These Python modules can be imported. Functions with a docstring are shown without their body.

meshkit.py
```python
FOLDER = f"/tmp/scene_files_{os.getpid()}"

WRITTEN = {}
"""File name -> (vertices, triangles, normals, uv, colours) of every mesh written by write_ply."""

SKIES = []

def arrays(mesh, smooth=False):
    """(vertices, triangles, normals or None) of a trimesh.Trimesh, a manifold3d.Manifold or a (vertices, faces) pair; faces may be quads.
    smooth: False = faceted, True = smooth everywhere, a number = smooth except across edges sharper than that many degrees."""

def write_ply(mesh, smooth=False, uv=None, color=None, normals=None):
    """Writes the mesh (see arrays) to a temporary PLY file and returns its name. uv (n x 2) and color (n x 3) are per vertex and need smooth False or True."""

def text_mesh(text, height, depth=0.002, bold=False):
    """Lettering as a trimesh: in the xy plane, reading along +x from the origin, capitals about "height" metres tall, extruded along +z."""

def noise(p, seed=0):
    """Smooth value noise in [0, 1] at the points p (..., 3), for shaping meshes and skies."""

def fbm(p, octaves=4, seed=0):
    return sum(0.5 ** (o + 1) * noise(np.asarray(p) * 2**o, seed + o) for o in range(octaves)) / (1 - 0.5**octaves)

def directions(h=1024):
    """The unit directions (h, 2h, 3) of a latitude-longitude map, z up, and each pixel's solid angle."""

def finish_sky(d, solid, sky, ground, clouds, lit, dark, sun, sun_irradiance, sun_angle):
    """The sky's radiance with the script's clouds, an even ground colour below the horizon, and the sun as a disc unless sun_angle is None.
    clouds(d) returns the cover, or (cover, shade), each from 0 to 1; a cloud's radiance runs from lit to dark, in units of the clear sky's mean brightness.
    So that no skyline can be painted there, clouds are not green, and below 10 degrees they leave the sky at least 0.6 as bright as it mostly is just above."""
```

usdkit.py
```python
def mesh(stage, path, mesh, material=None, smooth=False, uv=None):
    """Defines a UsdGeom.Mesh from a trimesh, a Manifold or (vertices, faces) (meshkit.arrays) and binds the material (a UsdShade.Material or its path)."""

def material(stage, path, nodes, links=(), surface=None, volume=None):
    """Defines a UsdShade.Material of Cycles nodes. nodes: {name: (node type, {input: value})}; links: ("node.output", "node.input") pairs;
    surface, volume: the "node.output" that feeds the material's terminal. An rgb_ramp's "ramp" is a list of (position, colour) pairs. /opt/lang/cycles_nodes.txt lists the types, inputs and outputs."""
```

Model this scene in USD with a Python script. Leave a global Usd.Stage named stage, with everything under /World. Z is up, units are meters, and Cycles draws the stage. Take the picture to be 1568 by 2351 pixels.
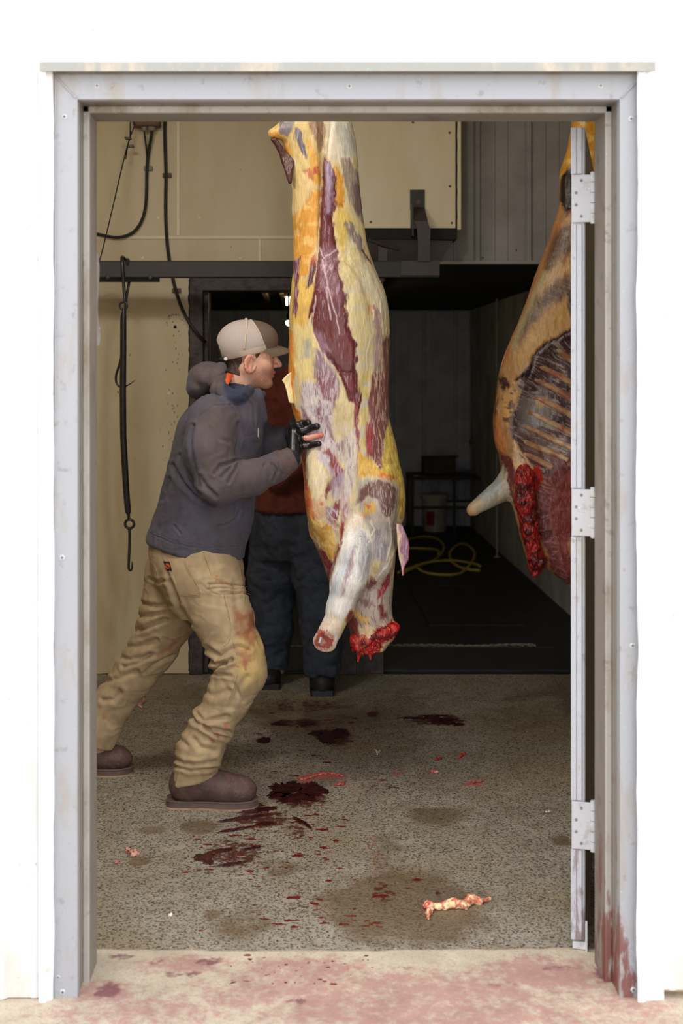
import math, random, os
import numpy as np, trimesh, usdkit, meshkit
import manifold3d as m3
import shapely.geometry as sg
from pxr import Usd, UsdGeom, UsdLux, UsdShade, Gf, Sdf, Vt

stage = Usd.Stage.CreateInMemory()
UsdGeom.SetStageUpAxis(stage, 'Z'); UsdGeom.SetStageMetersPerUnit(stage, 1.0)
UsdGeom.Xform.Define(stage, '/World'); UsdGeom.Scope.Define(stage, '/World/Looks')
# ---------------------------------------------------------------- camera, sky, lamps, exposure
FPX, CX, CY = 3114.0, 680.0, 850.0          # focal length and optical axis of the 1568 x 2351 picture
CAM = np.array([0.0, -3.2, 1.49])
cam = UsdGeom.Camera.Define(stage, '/World/camera')
cam.CreateFocalLengthAttr(50.0)
cam.CreateHorizontalApertureAttr(1568 / FPX * 50)
cam.CreateVerticalApertureAttr(2351 / FPX * 50)
cam.CreateHorizontalApertureOffsetAttr((784 - CX) / FPX * 50)
cam.CreateVerticalApertureOffsetAttr(-(1175.5 - CY) / FPX * 50)
cam.CreateClippingRangeAttr(Gf.Vec2f(0.05, 200))
cam.CreateFStopAttr(4.0); cam.CreateFocusDistanceAttr(4.75)
cam.CreateExposureAttr(0.0)
xf = UsdGeom.Xformable(cam); xf.AddTranslateOp().Set(Gf.Vec3d(*CAM)); xf.AddRotateXOp().Set(90.0)

dome = UsdLux.DomeLight.Define(stage, '/World/overcast_sky')
dome.CreateIntensityAttr(1.0); dome.CreateColorAttr(Gf.Vec3f(0.97, 0.985, 1.0)); dome.CreateExposureAttr(-0.20)
# a lamp of the room itself: on the ceiling just inside the door (the overhead rail's shadow on the cream wall points to it)
lamp = UsdLux.DiskLight.Define(stage, '/World/ceiling_lamp')
lamp.CreateRadiusAttr(0.10); lamp.CreateIntensityAttr(150.0); lamp.CreateColorAttr(Gf.Vec3f(1.0, 0.95, 0.87))
lx = UsdGeom.Xformable(lamp); lx.AddTranslateOp().Set(Gf.Vec3d(0.10, 0.38, 3.15)); lx.AddRotateXOp().Set(14.0)

lamp2 = UsdLux.DiskLight.Define(stage, '/World/ceiling_lamp_left')
lamp2.CreateRadiusAttr(0.35); lamp2.CreateIntensityAttr(23.0); lamp2.CreateColorAttr(Gf.Vec3f(1.0, 0.95, 0.87))
lx = UsdGeom.Xformable(lamp2); lx.AddTranslateOp().Set(Gf.Vec3d(-1.0, 0.55, 3.0)); lx.AddRotateXOp().Set(10.0)

# ---------------------------------------------------------------- helpers
def P(u, v, Y):                              # the point at depth Y that stands at picture point (u, v)
    s = (Y + 3.2) / FPX
    return np.array([(u - CX) * s, Y, 1.49 - (v - CY) * s])
def FL(u, v, z=0.0):                         # the point of the floor at (u, v)
    Y = FPX * (1.49 - z) / (v - CY) - 3.2
    return P(u, v, Y)

def cv(x0, y0, k): return lambda p: (x0 + p[0] / k, y0 + p[1] / k)
class L(str): pass
class Graph:
    def __init__(s): s.nodes, s.links = {}, []
    def __call__(s, kind, **kw):
        name = f'n{len(s.nodes)}'; ins = {}
        for k, v in kw.items():
            if isinstance(v, L): s.links.append((str(v), f'{name}.{k}'))
            else: ins[k] = v
        s.nodes[name] = (kind, ins)
        return lambda o: L(f'{name}.{o}')
    def ramp(s, fac, *stops): return s('rgb_ramp', fac=fac, ramp=list(stops))('color')
    def mix(s, fac, a, b, t='mix'): return s('mix_color', blend_type=t, fac=fac, a=a, b=b)('result')
    def noise(s, scale, vec=None, detail=4, rough=.55, dist=0.0, stretch=None):
        v = vec
        if v is None: v = s('texture_coordinate')('object')
        if stretch is not None: v = s('mapping', vector=v, scale=stretch)('vector')
        return s('noise_texture', vector=v, scale=scale, detail=detail, roughness=rough, distortion=dist)('fac')
    def step(s, x, lo, hi): return s('map_range', value=x, from_min=lo, from_max=hi, to_min=0.0, to_max=1.0, clamp=True)('result')
    def math(s, t, a, b=0.0): return s('math', math_type=t, value1=a, value2=b)('value')
    def bump(s, h, strength=.4, dist=.005): return s('bump', height=h, strength=strength, distance=dist)('normal')
LOOKS = {}
def finish(name, g, **kw):
    p = g('principled_bsdf', **kw)
    LOOKS[name] = usdkit.material(stage, f'/World/Looks/{name}', g.nodes, g.links, surface=str(p('BSDF')))
    return LOOKS[name]
def lin(c):                                   # sRGB 0..255 -> linear
    c = np.asarray(c, float) / 255
    return tuple(np.where(c <= .04045, c / 12.92, ((c + .055) / 1.055) ** 2.4))

NAMES = {}
def numbered(path):
    n = NAMES.get(path, 0); NAMES[path] = n + 1
    return path if n == 0 else f'{path}_{n:03d}'
def tag(prim, label=None, cat=None, group=None, kind=None):
    for k, v in (('label', label), ('category', cat), ('group', group), ('kind', kind)):
        if v: prim.SetCustomDataByKey(k, v)
    return prim
ORIGIN = {}
def thing(name, label, cat, loc=(0, 0, 0), group=None, kind=None):
    path = numbered('/World/' + name); x = UsdGeom.Xform.Define(stage, path)
    x.AddTranslateOp().Set(Gf.Vec3d(*map(float, loc))); ORIGIN[path] = np.asarray(loc, float)
    return tag(x.GetPrim(), label, cat, group, kind)
def origin_of(path):
    while path not in ORIGIN and path != '/World': path = path.rsplit('/', 1)[0]
    return ORIGIN.get(path, np.zeros(3))
def obj(name, mesh, look, parent=None, smooth=30, label=None, cat=None, group=None, kind=None, color=None, attrs=None):
    """One Mesh prim. The mesh is given in world coordinates; a part is stored relative to its thing's base."""
    path = numbered((str(parent.GetPath()) if parent else '/World') + '/' + name)
    base = origin_of(path)
    v, f, n = meshkit.arrays(mesh, smooth)
    m = usdkit.mesh(stage, path, (v - base, f), LOOKS[look] if isinstance(look, str) else look)
    if n is not None:
        m.CreateNormalsAttr(Vt.Vec3fArray.FromNumpy(n.astype(np.float32))); m.SetNormalsInterpolation('vertex')
    for k, a in (attrs or {}).items():
        a = np.asarray(a, np.float32); api = UsdGeom.PrimvarsAPI(m)
        if a.ndim == 2: api.CreatePrimvar(k, Sdf.ValueTypeNames.Color3fArray, 'vertex').Set(Vt.Vec3fArray.FromNumpy(a))
        else: api.CreatePrimvar(k, Sdf.ValueTypeNames.FloatArray, 'vertex').Set(Vt.FloatArray.FromNumpy(a))
    return tag(m.GetPrim(), label, cat, group, kind)
def cat(*ms): return trimesh.util.concatenate([m for m in ms])
def box(x0, x1, y0, y1, z0, z1, bevel=0.0):
    x0, x1 = min(x0, x1), max(x0, x1); y0, y1 = min(y0, y1), max(y0, y1); z0, z1 = min(z0, z1), max(z0, z1)
    if bevel <= 0:
        b = trimesh.creation.box([x1 - x0, y1 - y0, z1 - z0]); b.apply_translation([(x0 + x1) / 2, (y0 + y1) / 2, (z0 + z1) / 2]); return b
    b = min(bevel, (x1 - x0) * .45, (y1 - y0) * .45, (z1 - z0) * .45)
    pts = []
    for X, sx in ((x0, 1), (x1, -1)):
        for Y, sy in ((y0, 1), (y1, -1)):
            for Z, sz in ((z0, 1), (z1, -1)):
                pts += [(X + sx * b, Y + sy * b, Z), (X + sx * b, Y, Z + sz * b), (X, Y + sy * b, Z + sz * b)]
    return trimesh.convex.convex_hull(np.array(pts))
def resample(pts, step):
    pts = np.asarray(pts, float); pts = pts[np.r_[True, np.linalg.norm(np.diff(pts, axis=0), axis=1) > 1e-6]]; n = len(pts)
    if n < 3: k = max(2, int(np.linalg.norm(pts[-1] - pts[0]) / step) + 1); return pts[0] + (pts[-1] - pts[0]) * np.linspace(0, 1, k)[:, None]
    from scipy.interpolate import CubicSpline
    t = np.concatenate([[0], np.cumsum(np.linalg.norm(np.diff(pts, axis=0), axis=1) ** .5)])
    cs = CubicSpline(t, pts); tt = np.linspace(0, t[-1], 400); q = cs(tt)
    s = np.concatenate([[0], np.cumsum(np.linalg.norm(np.diff(q, axis=0), axis=1))])
    k = max(3, int(s[-1] / step) + 1); return np.stack([np.interp(np.linspace(0, s[-1], k), s, q[:, i]) for i in range(q.shape[1])], 1)
def tube(pts, r, sides=10, smooth=None, closed=False, caps=True):
    pts = np.asarray(pts, float)
    if smooth: pts = resample(pts, smooth)
    n = len(pts); r = np.broadcast_to(np.asarray(r, float), (n,)) if np.ndim(r) == 0 or len(r) == n else np.interp(np.linspace(0, 1, n), np.linspace(0, 1, len(r)), r)
    t = np.gradient(pts, axis=0) if not closed else np.roll(pts, -1, 0) - np.roll(pts, 1, 0)
    t /= np.linalg.norm(t, axis=1, keepdims=True) + 1e-12
    a = np.array([0, 0, 1.0]) if abs(t[0][2]) < .9 else np.array([1.0, 0, 0])
    N = np.cross(t[0], a); N /= np.linalg.norm(N); rings = []
    for i in range(n):
        N = N - t[i] * (N @ t[i]); N /= np.linalg.norm(N); B = np.cross(t[i], N)
        ang = np.linspace(0, 2 * np.pi, sides, endpoint=False)
        rings.append(pts[i] + r[i] * (np.cos(ang)[:, None] * N + np.sin(ang)[:, None] * B))
    V = np.vstack(rings); F = []
    for i in range(n if closed else n - 1):
        j = (i + 1) % n
        for k in range(sides):
            l = (k + 1) % sides
            F += [(i * sides + k, j * sides + k, j * sides + l), (i * sides + k, j * sides + l, i * sides + l)]
    if not closed and caps:
        V = np.vstack([V, pts[0], pts[-1]]); c0, c1 = len(V) - 2, len(V) - 1
        for k in range(sides):
            l = (k + 1) % sides
            F += [(c0, k, l), (c1, (n - 1) * sides + l, (n - 1) * sides + k)]
    m = trimesh.Trimesh(V, F, process=False)
    if not closed and caps and m.volume < 0: m.invert()
    elif closed and m.volume < 0: m.invert()
    return m
def cyl(p, q, r, sides=20): return tube(np.array([p, q], float), r, sides)
def lathe(profile, center, axis='z', sides=28):
    m = trimesh.creation.revolve(np.asarray(profile, float), sections=sides)
    if axis == 'y': m.apply_transform(trimesh.transformations.rotation_matrix(np.pi / 2, [1, 0, 0]))     # z -> -y
    if axis == 'x': m.apply_transform(trimesh.transformations.rotation_matrix(np.pi / 2, [0, 1, 0]))
    m.apply_translation(center)
    if m.volume < 0: m.invert()
    return m
def prism(poly, d0, d1, axis='y'):
    """Extrudes a polygon. axis y: polygon in (x, z); axis z: in (x, y); axis x: in (y, z)."""
    if not isinstance(poly, sg.Polygon): poly = sg.Polygon(poly)
    m = trimesh.creation.extrude_polygon(poly.buffer(0), d1 - d0); v = np.array(m.vertices); a, b, c = v.T
    c = c + d0
    m.vertices = {'y': np.stack([a, c, b], 1), 'z': np.stack([a, b, c], 1), 'x': np.stack([c, a, b], 1)}[axis]
    if m.volume < 0: m.invert()
    return m
def grid(xs, ys, zf, up=True):
    X, Y = np.meshgrid(xs, ys, indexing='ij'); Z = zf(X, Y) if callable(zf) else np.full_like(X, zf)
    nx, ny = X.shape; i = np.arange(nx * ny).reshape(nx, ny)
    F = np.stack([i[:-1, :-1], i[1:, :-1], i[1:, 1:], i[:-1, 1:]], -1).reshape(-1, 4)
    return trimesh.Trimesh(np.stack([X, Y, Z], -1).reshape(-1, 3), np.vstack([F[:, [0, 1, 2]], F[:, [0, 2, 3]]]), process=False)
def fbm(p, octaves=4, seed=0): return meshkit.fbm(np.asarray(p, float), octaves, seed)
def sstep(x, lo, hi): t = np.clip((x - lo) / (hi - lo), 0, 1); return t * t * (3 - 2 * t)
def poly_sd(p, poly):                        # signed distance to a polygon, negative inside
    poly = np.asarray(poly, float); d = np.full(len(p), 1e9); ins = np.zeros(len(p), bool)
    for a, b in zip(poly, np.roll(poly, -1, 0)):
        e = b - a; w = p - a; t = np.clip((w @ e) / (e @ e + 1e-12), 0, 1)
        d = np.minimum(d, np.hypot(*(w - t[:, None] * e).T))
        c = (a[1] > p[:, 1]) != (b[1] > p[:, 1])
        with np.errstate(divide='ignore', invalid='ignore'):
            ins ^= c & (p[:, 0] < (b[0] - a[0]) * (p[:, 1] - a[1]) / (b[1] - a[1]) + a[0])
    return np.where(ins, -d, d)
def line_d(p, pts):                          # distance to a polyline
    pts = np.asarray(pts, float); d = np.full(len(p), 1e9)
    for a, b in zip(pts[:-1], pts[1:]):
        e = b - a; w = p - a; t = np.clip((w @ e) / (e @ e + 1e-12), 0, 1)
        d = np.minimum(d, np.hypot(*(w - t[:, None] * e).T))
    return d

# ---- implicit surfaces: distance functions, smooth unions, surface nets
def smin(a, b, k):
    h = np.clip(.5 + .5 * (b - a) / k, 0, 1); return b + (a - b) * h - k * h * (1 - h)
def smax(a, b, k): return -smin(-a, -b, k)
def cone(p, a, b, ra, rb, flat=None):        # round cone between two joints; flat = (axis, factor) squeezes it
    a, b = np.asarray(a, np.float32), np.asarray(b, np.float32); e = b - a; w = p - a
    t = np.clip((w @ e) / (e @ e + 1e-12), 0, 1); q = w - t[:, None] * e
    if flat is not None:
        ax = np.asarray(flat[0], np.float32); ax = ax / np.linalg.norm(ax); c = q @ ax; q = q + (c * (1 / flat[1] - 1))[:, None] * ax
        d = np.sqrt((q * q).sum(1)) - (ra + (rb - ra) * t)
        return d * min(1, flat[1]) if flat[1] < 1 else d
    return np.sqrt((q * q).sum(1)) - (ra + (rb - ra) * t)
def ellip(p, c, r, R=None):                  # ellipsoid; R rows = its axes
    q = p - np.asarray(c, np.float32)
    if R is not None: q = q @ np.asarray(R, np.float32).T
    r = np.asarray(r, np.float32); k0 = np.sqrt(((q / r) ** 2).sum(1)); k1 = np.sqrt(((q / r ** 2) ** 2).sum(1))
    return k0 * (k0 - 1) / (k1 + 1e-9)
def rbox(p, c, h, r, R=None):
    q = p - np.asarray(c, np.float32)
    if R is not None: q = q @ np.asarray(R, np.float32).T
    q = np.abs(q) - (np.asarray(h, np.float32) - r)
    return np.sqrt((np.maximum(q, 0) ** 2).sum(1)) + np.minimum(q.max(1), 0) - r
def nets(f, lo, hi, h, block=8):
    """Surface nets of f(points) < 0 inside the box lo..hi, cells h; only blocks near the surface are evaluated finely."""
    lo, hi = np.asarray(lo, float), np.asarray(hi, float); n = (np.ceil((hi - lo) / (h * block)).astype(int)) * block + 1
    nb = (n - 1) // block
    C = np.stack(np.meshgrid(*[lo[i] + (np.arange(nb[i]) + .5) * h * block for i in range(3)], indexing='ij'), -1).reshape(-1, 3).astype(np.float32)
    fc = np.concatenate([f(c) for c in np.array_split(C, max(1, len(C) // 200000))]).reshape(nb)
    V = np.repeat(np.repeat(np.repeat(np.where(fc < 0, -1, 1).astype(np.float32), block, 0), block, 1), block, 2)
    V = np.pad(V, ((0, 1),) * 3, mode='edge')
    near = np.argwhere(np.abs(fc) < h * block * .87 * 1.45 + .012)
    o = np.stack(np.meshgrid(*[np.arange(block + 1)] * 3, indexing='ij'), -1).reshape(-1, 3)
    for part in np.array_split(near, max(1, len(near) // 400)):
        if not len(part): continue
        idx = (part[:, None] * block + o[None]).reshape(-1, 3)
        V[idx[:, 0], idx[:, 1], idx[:, 2]] = f((lo + idx * h).astype(np.float32))
    S = V < 0
    corners = [S[i:S.shape[0] - 1 + i, j:S.shape[1] - 1 + j, k:S.shape[2] - 1 + k] for i in (0, 1) for j in (0, 1) for k in (0, 1)]
    cnt = sum(c.astype(np.int8) for c in corners); act = (cnt > 0) & (cnt < 8)
    cells = np.argwhere(act); ids = np.full(act.shape, -1, np.int64); ids[act] = np.arange(len(cells))
    acc = np.zeros((len(cells), 3)); num = np.zeros(len(cells))
    for ax in range(3):
        u, w = [a for a in range(3) if a != ax]
        for du in (0, 1):
            for dw in (0, 1):
                a = cells.copy(); a[:, u] += du; a[:, w] += dw; b = a.copy(); b[:, ax] += 1
                va, vb = V[tuple(a.T)], V[tuple(b.T)]; hit = (va < 0) != (vb < 0)
                t = np.where(hit, va / np.where(hit, va - vb, 1), 0); pt = a.astype(float); pt[:, ax] += t
                acc += np.where(hit[:, None], pt, 0); num += hit
    verts = lo + acc / num[:, None] * h
    F = []
    for ax in range(3):
        u, w = (ax + 1) % 3, (ax + 2) % 3
        a = np.moveaxis(S, ax, 0); sl = np.moveaxis(S, ax, 0)
        d = np.argwhere(a[:-1] != a[1:])
        rest = [x for x in range(3) if x != ax]; e = np.zeros_like(d); e[:, ax] = d[:, 0]; e[:, rest[0]] = d[:, 1]; e[:, rest[1]] = d[:, 2]
        ok = (e[:, u] > 0) & (e[:, w] > 0) & (e[:, u] < S.shape[u] - 1) & (e[:, w] < S.shape[w] - 1); e = e[ok]
        inside = S[tuple(e.T)]
        def cid(du, dw): c = e.copy(); c[:, u] -= du; c[:, w] -= dw; return ids[tuple(c.T)]
        q = np.stack([cid(1, 1), cid(0, 1), cid(0, 0), cid(1, 0)], 1); q[~inside] = q[~inside][:, ::-1]
        F.append(q)
    F = np.vstack(F); F = F[(F >= 0).all(1)]
    return trimesh.Trimesh(verts, np.vstack([F[:, [0, 1, 2]], F[:, [0, 2, 3]]]), process=False)
def vnormals(m): return meshkit.arrays(m, True)[2]
# ---------------------------------------------------------------- materials of the place
def pos(g): return g('geometry')('position')
def zcoord(g): return g('separate_xyz', vector=pos(g))('z')
def m_siding():
    g = Graph(); n = g.noise(9, pos(g), 5, .6, stretch=(1, 1, .35)); d = g.noise(60, pos(g), 3)
    low = g.step(zcoord(g), .16, 0.0)
    base = g.mix(g.step(n, .60, .82), (.64, .645, .655), (.52, .49, .46))
    base = g.mix(g.math('multiply', low, g.step(n, .42, .62)), base, lin((196, 172, 138)))
    base = g.mix(g.step(d, .70, .74), base, (.45, .38, .32))
    finish('white_siding', g, base_color=base, roughness=.42, normal=g.bump(n, .05, .01))
m_siding()
def m_frame(name, clean, grime, amount, gore=0.0, rough=.42):
    g = Graph(); n = g.noise(7, pos(g), 6, .65, stretch=(1.6, 1.6, .5)); s = g.noise(26, pos(g), 4, .6); sp = g.noise(190, pos(g), 2)
    base = g.mix(g.step(n, .62 - amount, .80 - amount * .6), clean, grime)
    base = g.mix(g.math('multiply', g.step(s, .60, .68), .45), base, tuple(np.array(grime) * .62))
    base = g.mix(g.step(sp, .70, .73), base, tuple(np.minimum(1, np.array(clean) * 1.5)))
    if gore:
        low = g.math('multiply', g.step(zcoord(g), .62, .12), g.step(g('separate_xyz', vector=pos(g))('x'), -.75, .35)); big = g.noise(11, pos(g), 5, .62, stretch=(2, 2, .55))
        hit = g.math('multiply', g.step(g.math('add', big, g.math('multiply', low, .28)), .74, .80), low)
        base = g.mix(g.math('multiply', hit, gore), base, lin((112, 58, 50)))
    finish(name, g, base_color=base, roughness=rough, normal=g.bump(sp, .05, .002), specular_ior_level=.35)
m_frame('frame_face', lin((157, 158, 164)), lin((150, 138, 124)), .10, .85)
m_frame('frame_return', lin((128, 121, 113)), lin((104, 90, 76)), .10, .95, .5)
m_frame('stop_face', lin((166, 162, 156)), lin((130, 114, 94)), .14, .85)
m_frame('drip_cap', lin((146, 145, 141)), lin((190, 174, 150)), .10)
m_frame('white_trim', lin((232, 233, 236)), lin((206, 190, 168)), .08)
m_frame('door_metal', lin((188, 190, 198)), lin((168, 162, 150)), .08, .6)
m_frame('hinge_steel', lin((190, 190, 196)), lin((186, 178, 162)), .06)
m_frame('screw_steel', lin((196, 196, 196)), lin((150, 140, 128)), .1)
def m_plain(name, c, rough=.5, metal=0.0, n1=.25, scale=14, bump=.1, c2=None, **kw):
    g = Graph(); n = g.noise(scale, None, 5, .6)
    c = lin(c); c2 = lin(c2) if c2 is not None else tuple(np.array(c) * (1 - n1))
    finish(name, g, base_color=g.mix(g.step(n, .38, .66), c, c2), roughness=rough, metallic=metal, normal=g.bump(n, bump, .004), **kw)
m_plain('gap_dark', (26, 24, 24), .8)
m_plain('slot_dark', (70, 66, 62), .6)
m_plain('rust_seam', (140, 84, 58), .8, c2=(176, 170, 168), scale=40)
m_plain('black_iron', (31, 31, 35), .5, .0, c2=(42, 36, 34), scale=22)
m_plain('worn_iron', (52, 50, 52), .36, .25, c2=(34, 30, 30), scale=40)
m_plain('bracket_steel', (48, 48, 53), .5, 0, c2=(70, 58, 50), scale=60)
m_plain('rusty_frame', (76, 66, 65), .6, 0, c2=(40, 32, 32), scale=26)
m_plain('cable_rubber', (26, 26, 30), .42)
m_plain('grey_plastic', (140, 136, 126), .5)
m_plain('rust_clip', (104, 74, 58), .7, c2=(120, 106, 92), scale=80)
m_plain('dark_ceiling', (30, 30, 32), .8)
m_plain('dark_mat', (38, 39, 44), .62, c2=(28, 28, 32), scale=6)
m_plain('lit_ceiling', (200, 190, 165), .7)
def m_cream(name, base, dirt):
    g = Graph(); n = g.noise(3.2, pos(g), 6, .62, stretch=(1.3, 1, .35)); f = g.noise(120, pos(g), 2); r = g.noise(30, pos(g), 3, .6, stretch=(1, 1, .4))
    low = g.step(zcoord(g), 1.5, .1)
    c = g.mix(g.step(n, .40, .74), lin(base), lin(dirt))
    c = g.mix(g.math('multiply', g.step(n, .52, .66), g.math('multiply', low, .25)), c, lin((170, 120, 66)))
    c = g.mix(g.step(r, .735, .76), c, lin((120, 74, 34)))
    finish(name, g, base_color=c, roughness=.45, normal=g.bump(f, .05, .002))
m_cream('cream_panel', (204, 190, 158), (188, 170, 132))
m_cream('cream_box', (228, 218, 190), (214, 200, 166))
def m_corr():
    g = Graph(); n = g.noise(5, pos(g), 5, .6); f = g.noise(150, pos(g), 2)
    c = g.mix(g.step(n, .4, .7), lin((160, 158, 158)), lin((142, 139, 137))); c = g.mix(g.step(f, .70, .74), c, lin((70, 62, 58)))
    finish('grey_sheet', g, base_color=c, roughness=.42)
    g = Graph(); n = g.noise(5, pos(g), 5, .6)
    finish('blue_sheet', g, base_color=g.mix(g.step(n, .4, .7), lin((206, 212, 226)), lin((180, 186, 202))), roughness=.4)
m_corr()
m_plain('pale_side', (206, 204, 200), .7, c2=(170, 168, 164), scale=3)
def m_concrete():
    g = Graph(); p = pos(g)
    big = g.noise(1.3, p, 5, .6); mid = g.noise(9, p, 5, .65); fine = g.noise(70, p, 3, .6)
    v1 = g('voronoi_texture', vector=p, scale=105.0, randomness=1.0); rnd = g('separate_color', color=v1('color'))('r'); rnd2 = g('separate_color', color=v1('color'))('g')
    v2 = g('voronoi_texture', vector=p, scale=230.0, randomness=1.0); r3 = g('separate_color', color=v2('color'))('r')
    base = g.mix(g.step(mid, .35, .7), lin((156, 148, 135)), lin((130, 120, 105)))
    base = g.mix(g.step(big, .48, .62), base, lin((140, 127, 104)))
    stone = g.ramp(rnd2, (0, lin((58, 54, 50))), (.35, lin((96, 84, 70))), (.6, lin((150, 118, 82))), (.8, lin((176, 164, 148))), (1, lin((60, 58, 60))))
    inside = g.math('multiply', g.step(v1('distance'), .52, .34), g.step(rnd, .58, .62))
    base = g.mix(g.math('multiply', inside, .95), base, stone)
    base = g.mix(g.math('multiply', g.step(r3, .76, .80), .85), base, lin((62, 55, 47)))
    wet = g('attribute', attribute='wet')('fac'); wetm = g.step(g.math('add', wet, g.math('multiply', g.math('subtract', mid, .5), .7)), .35, .65)
    base = g.mix(g.math('multiply', wetm, .62), base, lin((98, 78, 52)))
    red = g('attribute', attribute='gore')('fac'); s = g.noise(38, p, 5, .7)
    redm = g.step(g.math('add', red, g.math('multiply', g.math('subtract', s, .5), 1.3)), .46, .60)
    base = g.mix(g.math('multiply', redm, .9), base, lin((74, 30, 24)))
    pk = g('attribute', attribute='pink')('fac')
    pkm = g.step(g.math('add', pk, g.math('multiply', g.math('subtract', s, .5), 1.1)), .40, .70)
    base = g.mix(g.math('multiply', pkm, .75), base, lin((172, 84, 74)))
    rough = g('map_range', value=g.math('add', wetm, redm), from_min=0.0, from_max=1.0, to_min=.75, to_max=.30, clamp=True)('result')
    h = g.math('add', g.math('multiply', fine, .5), g.math('multiply', v1('distance'), .6))
    finish('aggregate_concrete', g, base_color=base, roughness=rough, normal=g.bump(h, .45, .004), specular_ior_level=.3)
    g = Graph(); p = pos(g); mid = g.noise(7, p, 6, .65); s = g.noise(34, p, 6, .72); t = g.noise(160, p, 3, .6)
    base = g.mix(g.step(mid, .3, .7), lin((200, 187, 167)), lin((172, 158, 138)))
    base = g.mix(g.math('multiply', g.step(t, .50, .70), .6), base, lin((146, 130, 112))); base = g.mix(g.step(g.noise(240, p, 2), .70, .74), base, lin((92, 80, 70)))
    pk = g('attribute', attribute='pink')('fac'); pm = g.step(g.math('add', pk, g.math('multiply', g.math('subtract', s, .5), 2.4)), .30, .85)
    base = g.mix(g.math('multiply', pm, .72), base, g.mix(g.step(mid, .35, .65), lin((168, 118, 112)), lin((150, 100, 98))))
    red = g('attribute', attribute='gore')('fac'); rm = g.step(g.math('add', red, g.math('multiply', g.math('subtract', s, .5), 1.3)), .50, .72)
    base = g.mix(g.math('multiply', rm, .8), base, lin((112, 64, 72)))
    finish('apron_concrete', g, base_color=base, roughness=.8, normal=g.bump(g.math('add', t, s), .35, .004))
m_concrete()

# ---------------------------------------------------------------- floor and ground
def px_blob(X, Y, blobs):
    """Stains named by where they lie on the floor: (u, v, half width, half height in picture units at that spot, strength)."""
    a = np.zeros(X.shape)
    for u, v, ru, rv, s in blobs:
        c = FL(u, v); sx = abs(FL(u + ru, v)[0] - c[0]); sy = abs(FL(u, v - rv)[1] - FL(u, v + rv)[1]) / 2
        d = np.sqrt(((X - c[0]) / sx) ** 2 + ((Y - c[1]) / sy) ** 2)
        a = np.maximum(a, s * np.clip(1.5 - d, 0, 1))
    return a
def dense(lo, hi, a, b, fine, coarse):
    return np.unique(np.round(np.concatenate([np.arange(lo, a, coarse), np.arange(a, b, fine), np.arange(b, hi, coarse), [hi]]), 5))
EDGE = .283
fx, fy = dense(-3.0, 2.4, -1.15, 1.25, .012, .1), np.concatenate([np.arange(EDGE, 3.44, .014), [3.45]])
fl = grid(fx, fy, 0.0); FX, FY = fl.vertices[:, 0], fl.vertices[:, 1]
wet = px_blob(FX, FY, [(930, 2080, 190, 85, 1), (560, 2120, 90, 50, .6), (1000, 1875, 75, 25, .8), (455, 1900, 45, 16, .9), (345, 1906, 38, 10, .9), (640, 1990, 60, 30, .6), (320, 1978, 26, 10, .9),
                       (900, 1990, 60, 120, .5), (1180, 1650, 120, 40, .45), (330, 1560, 120, 40, .7), (1290, 1930, 25, 14, .8), (490, 2100, 30, 14, .7), (700, 1640, 220, 50, .6), (480, 1600, 130, 40, .5), (1320, 2100, 40, 60, .4)])
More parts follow.
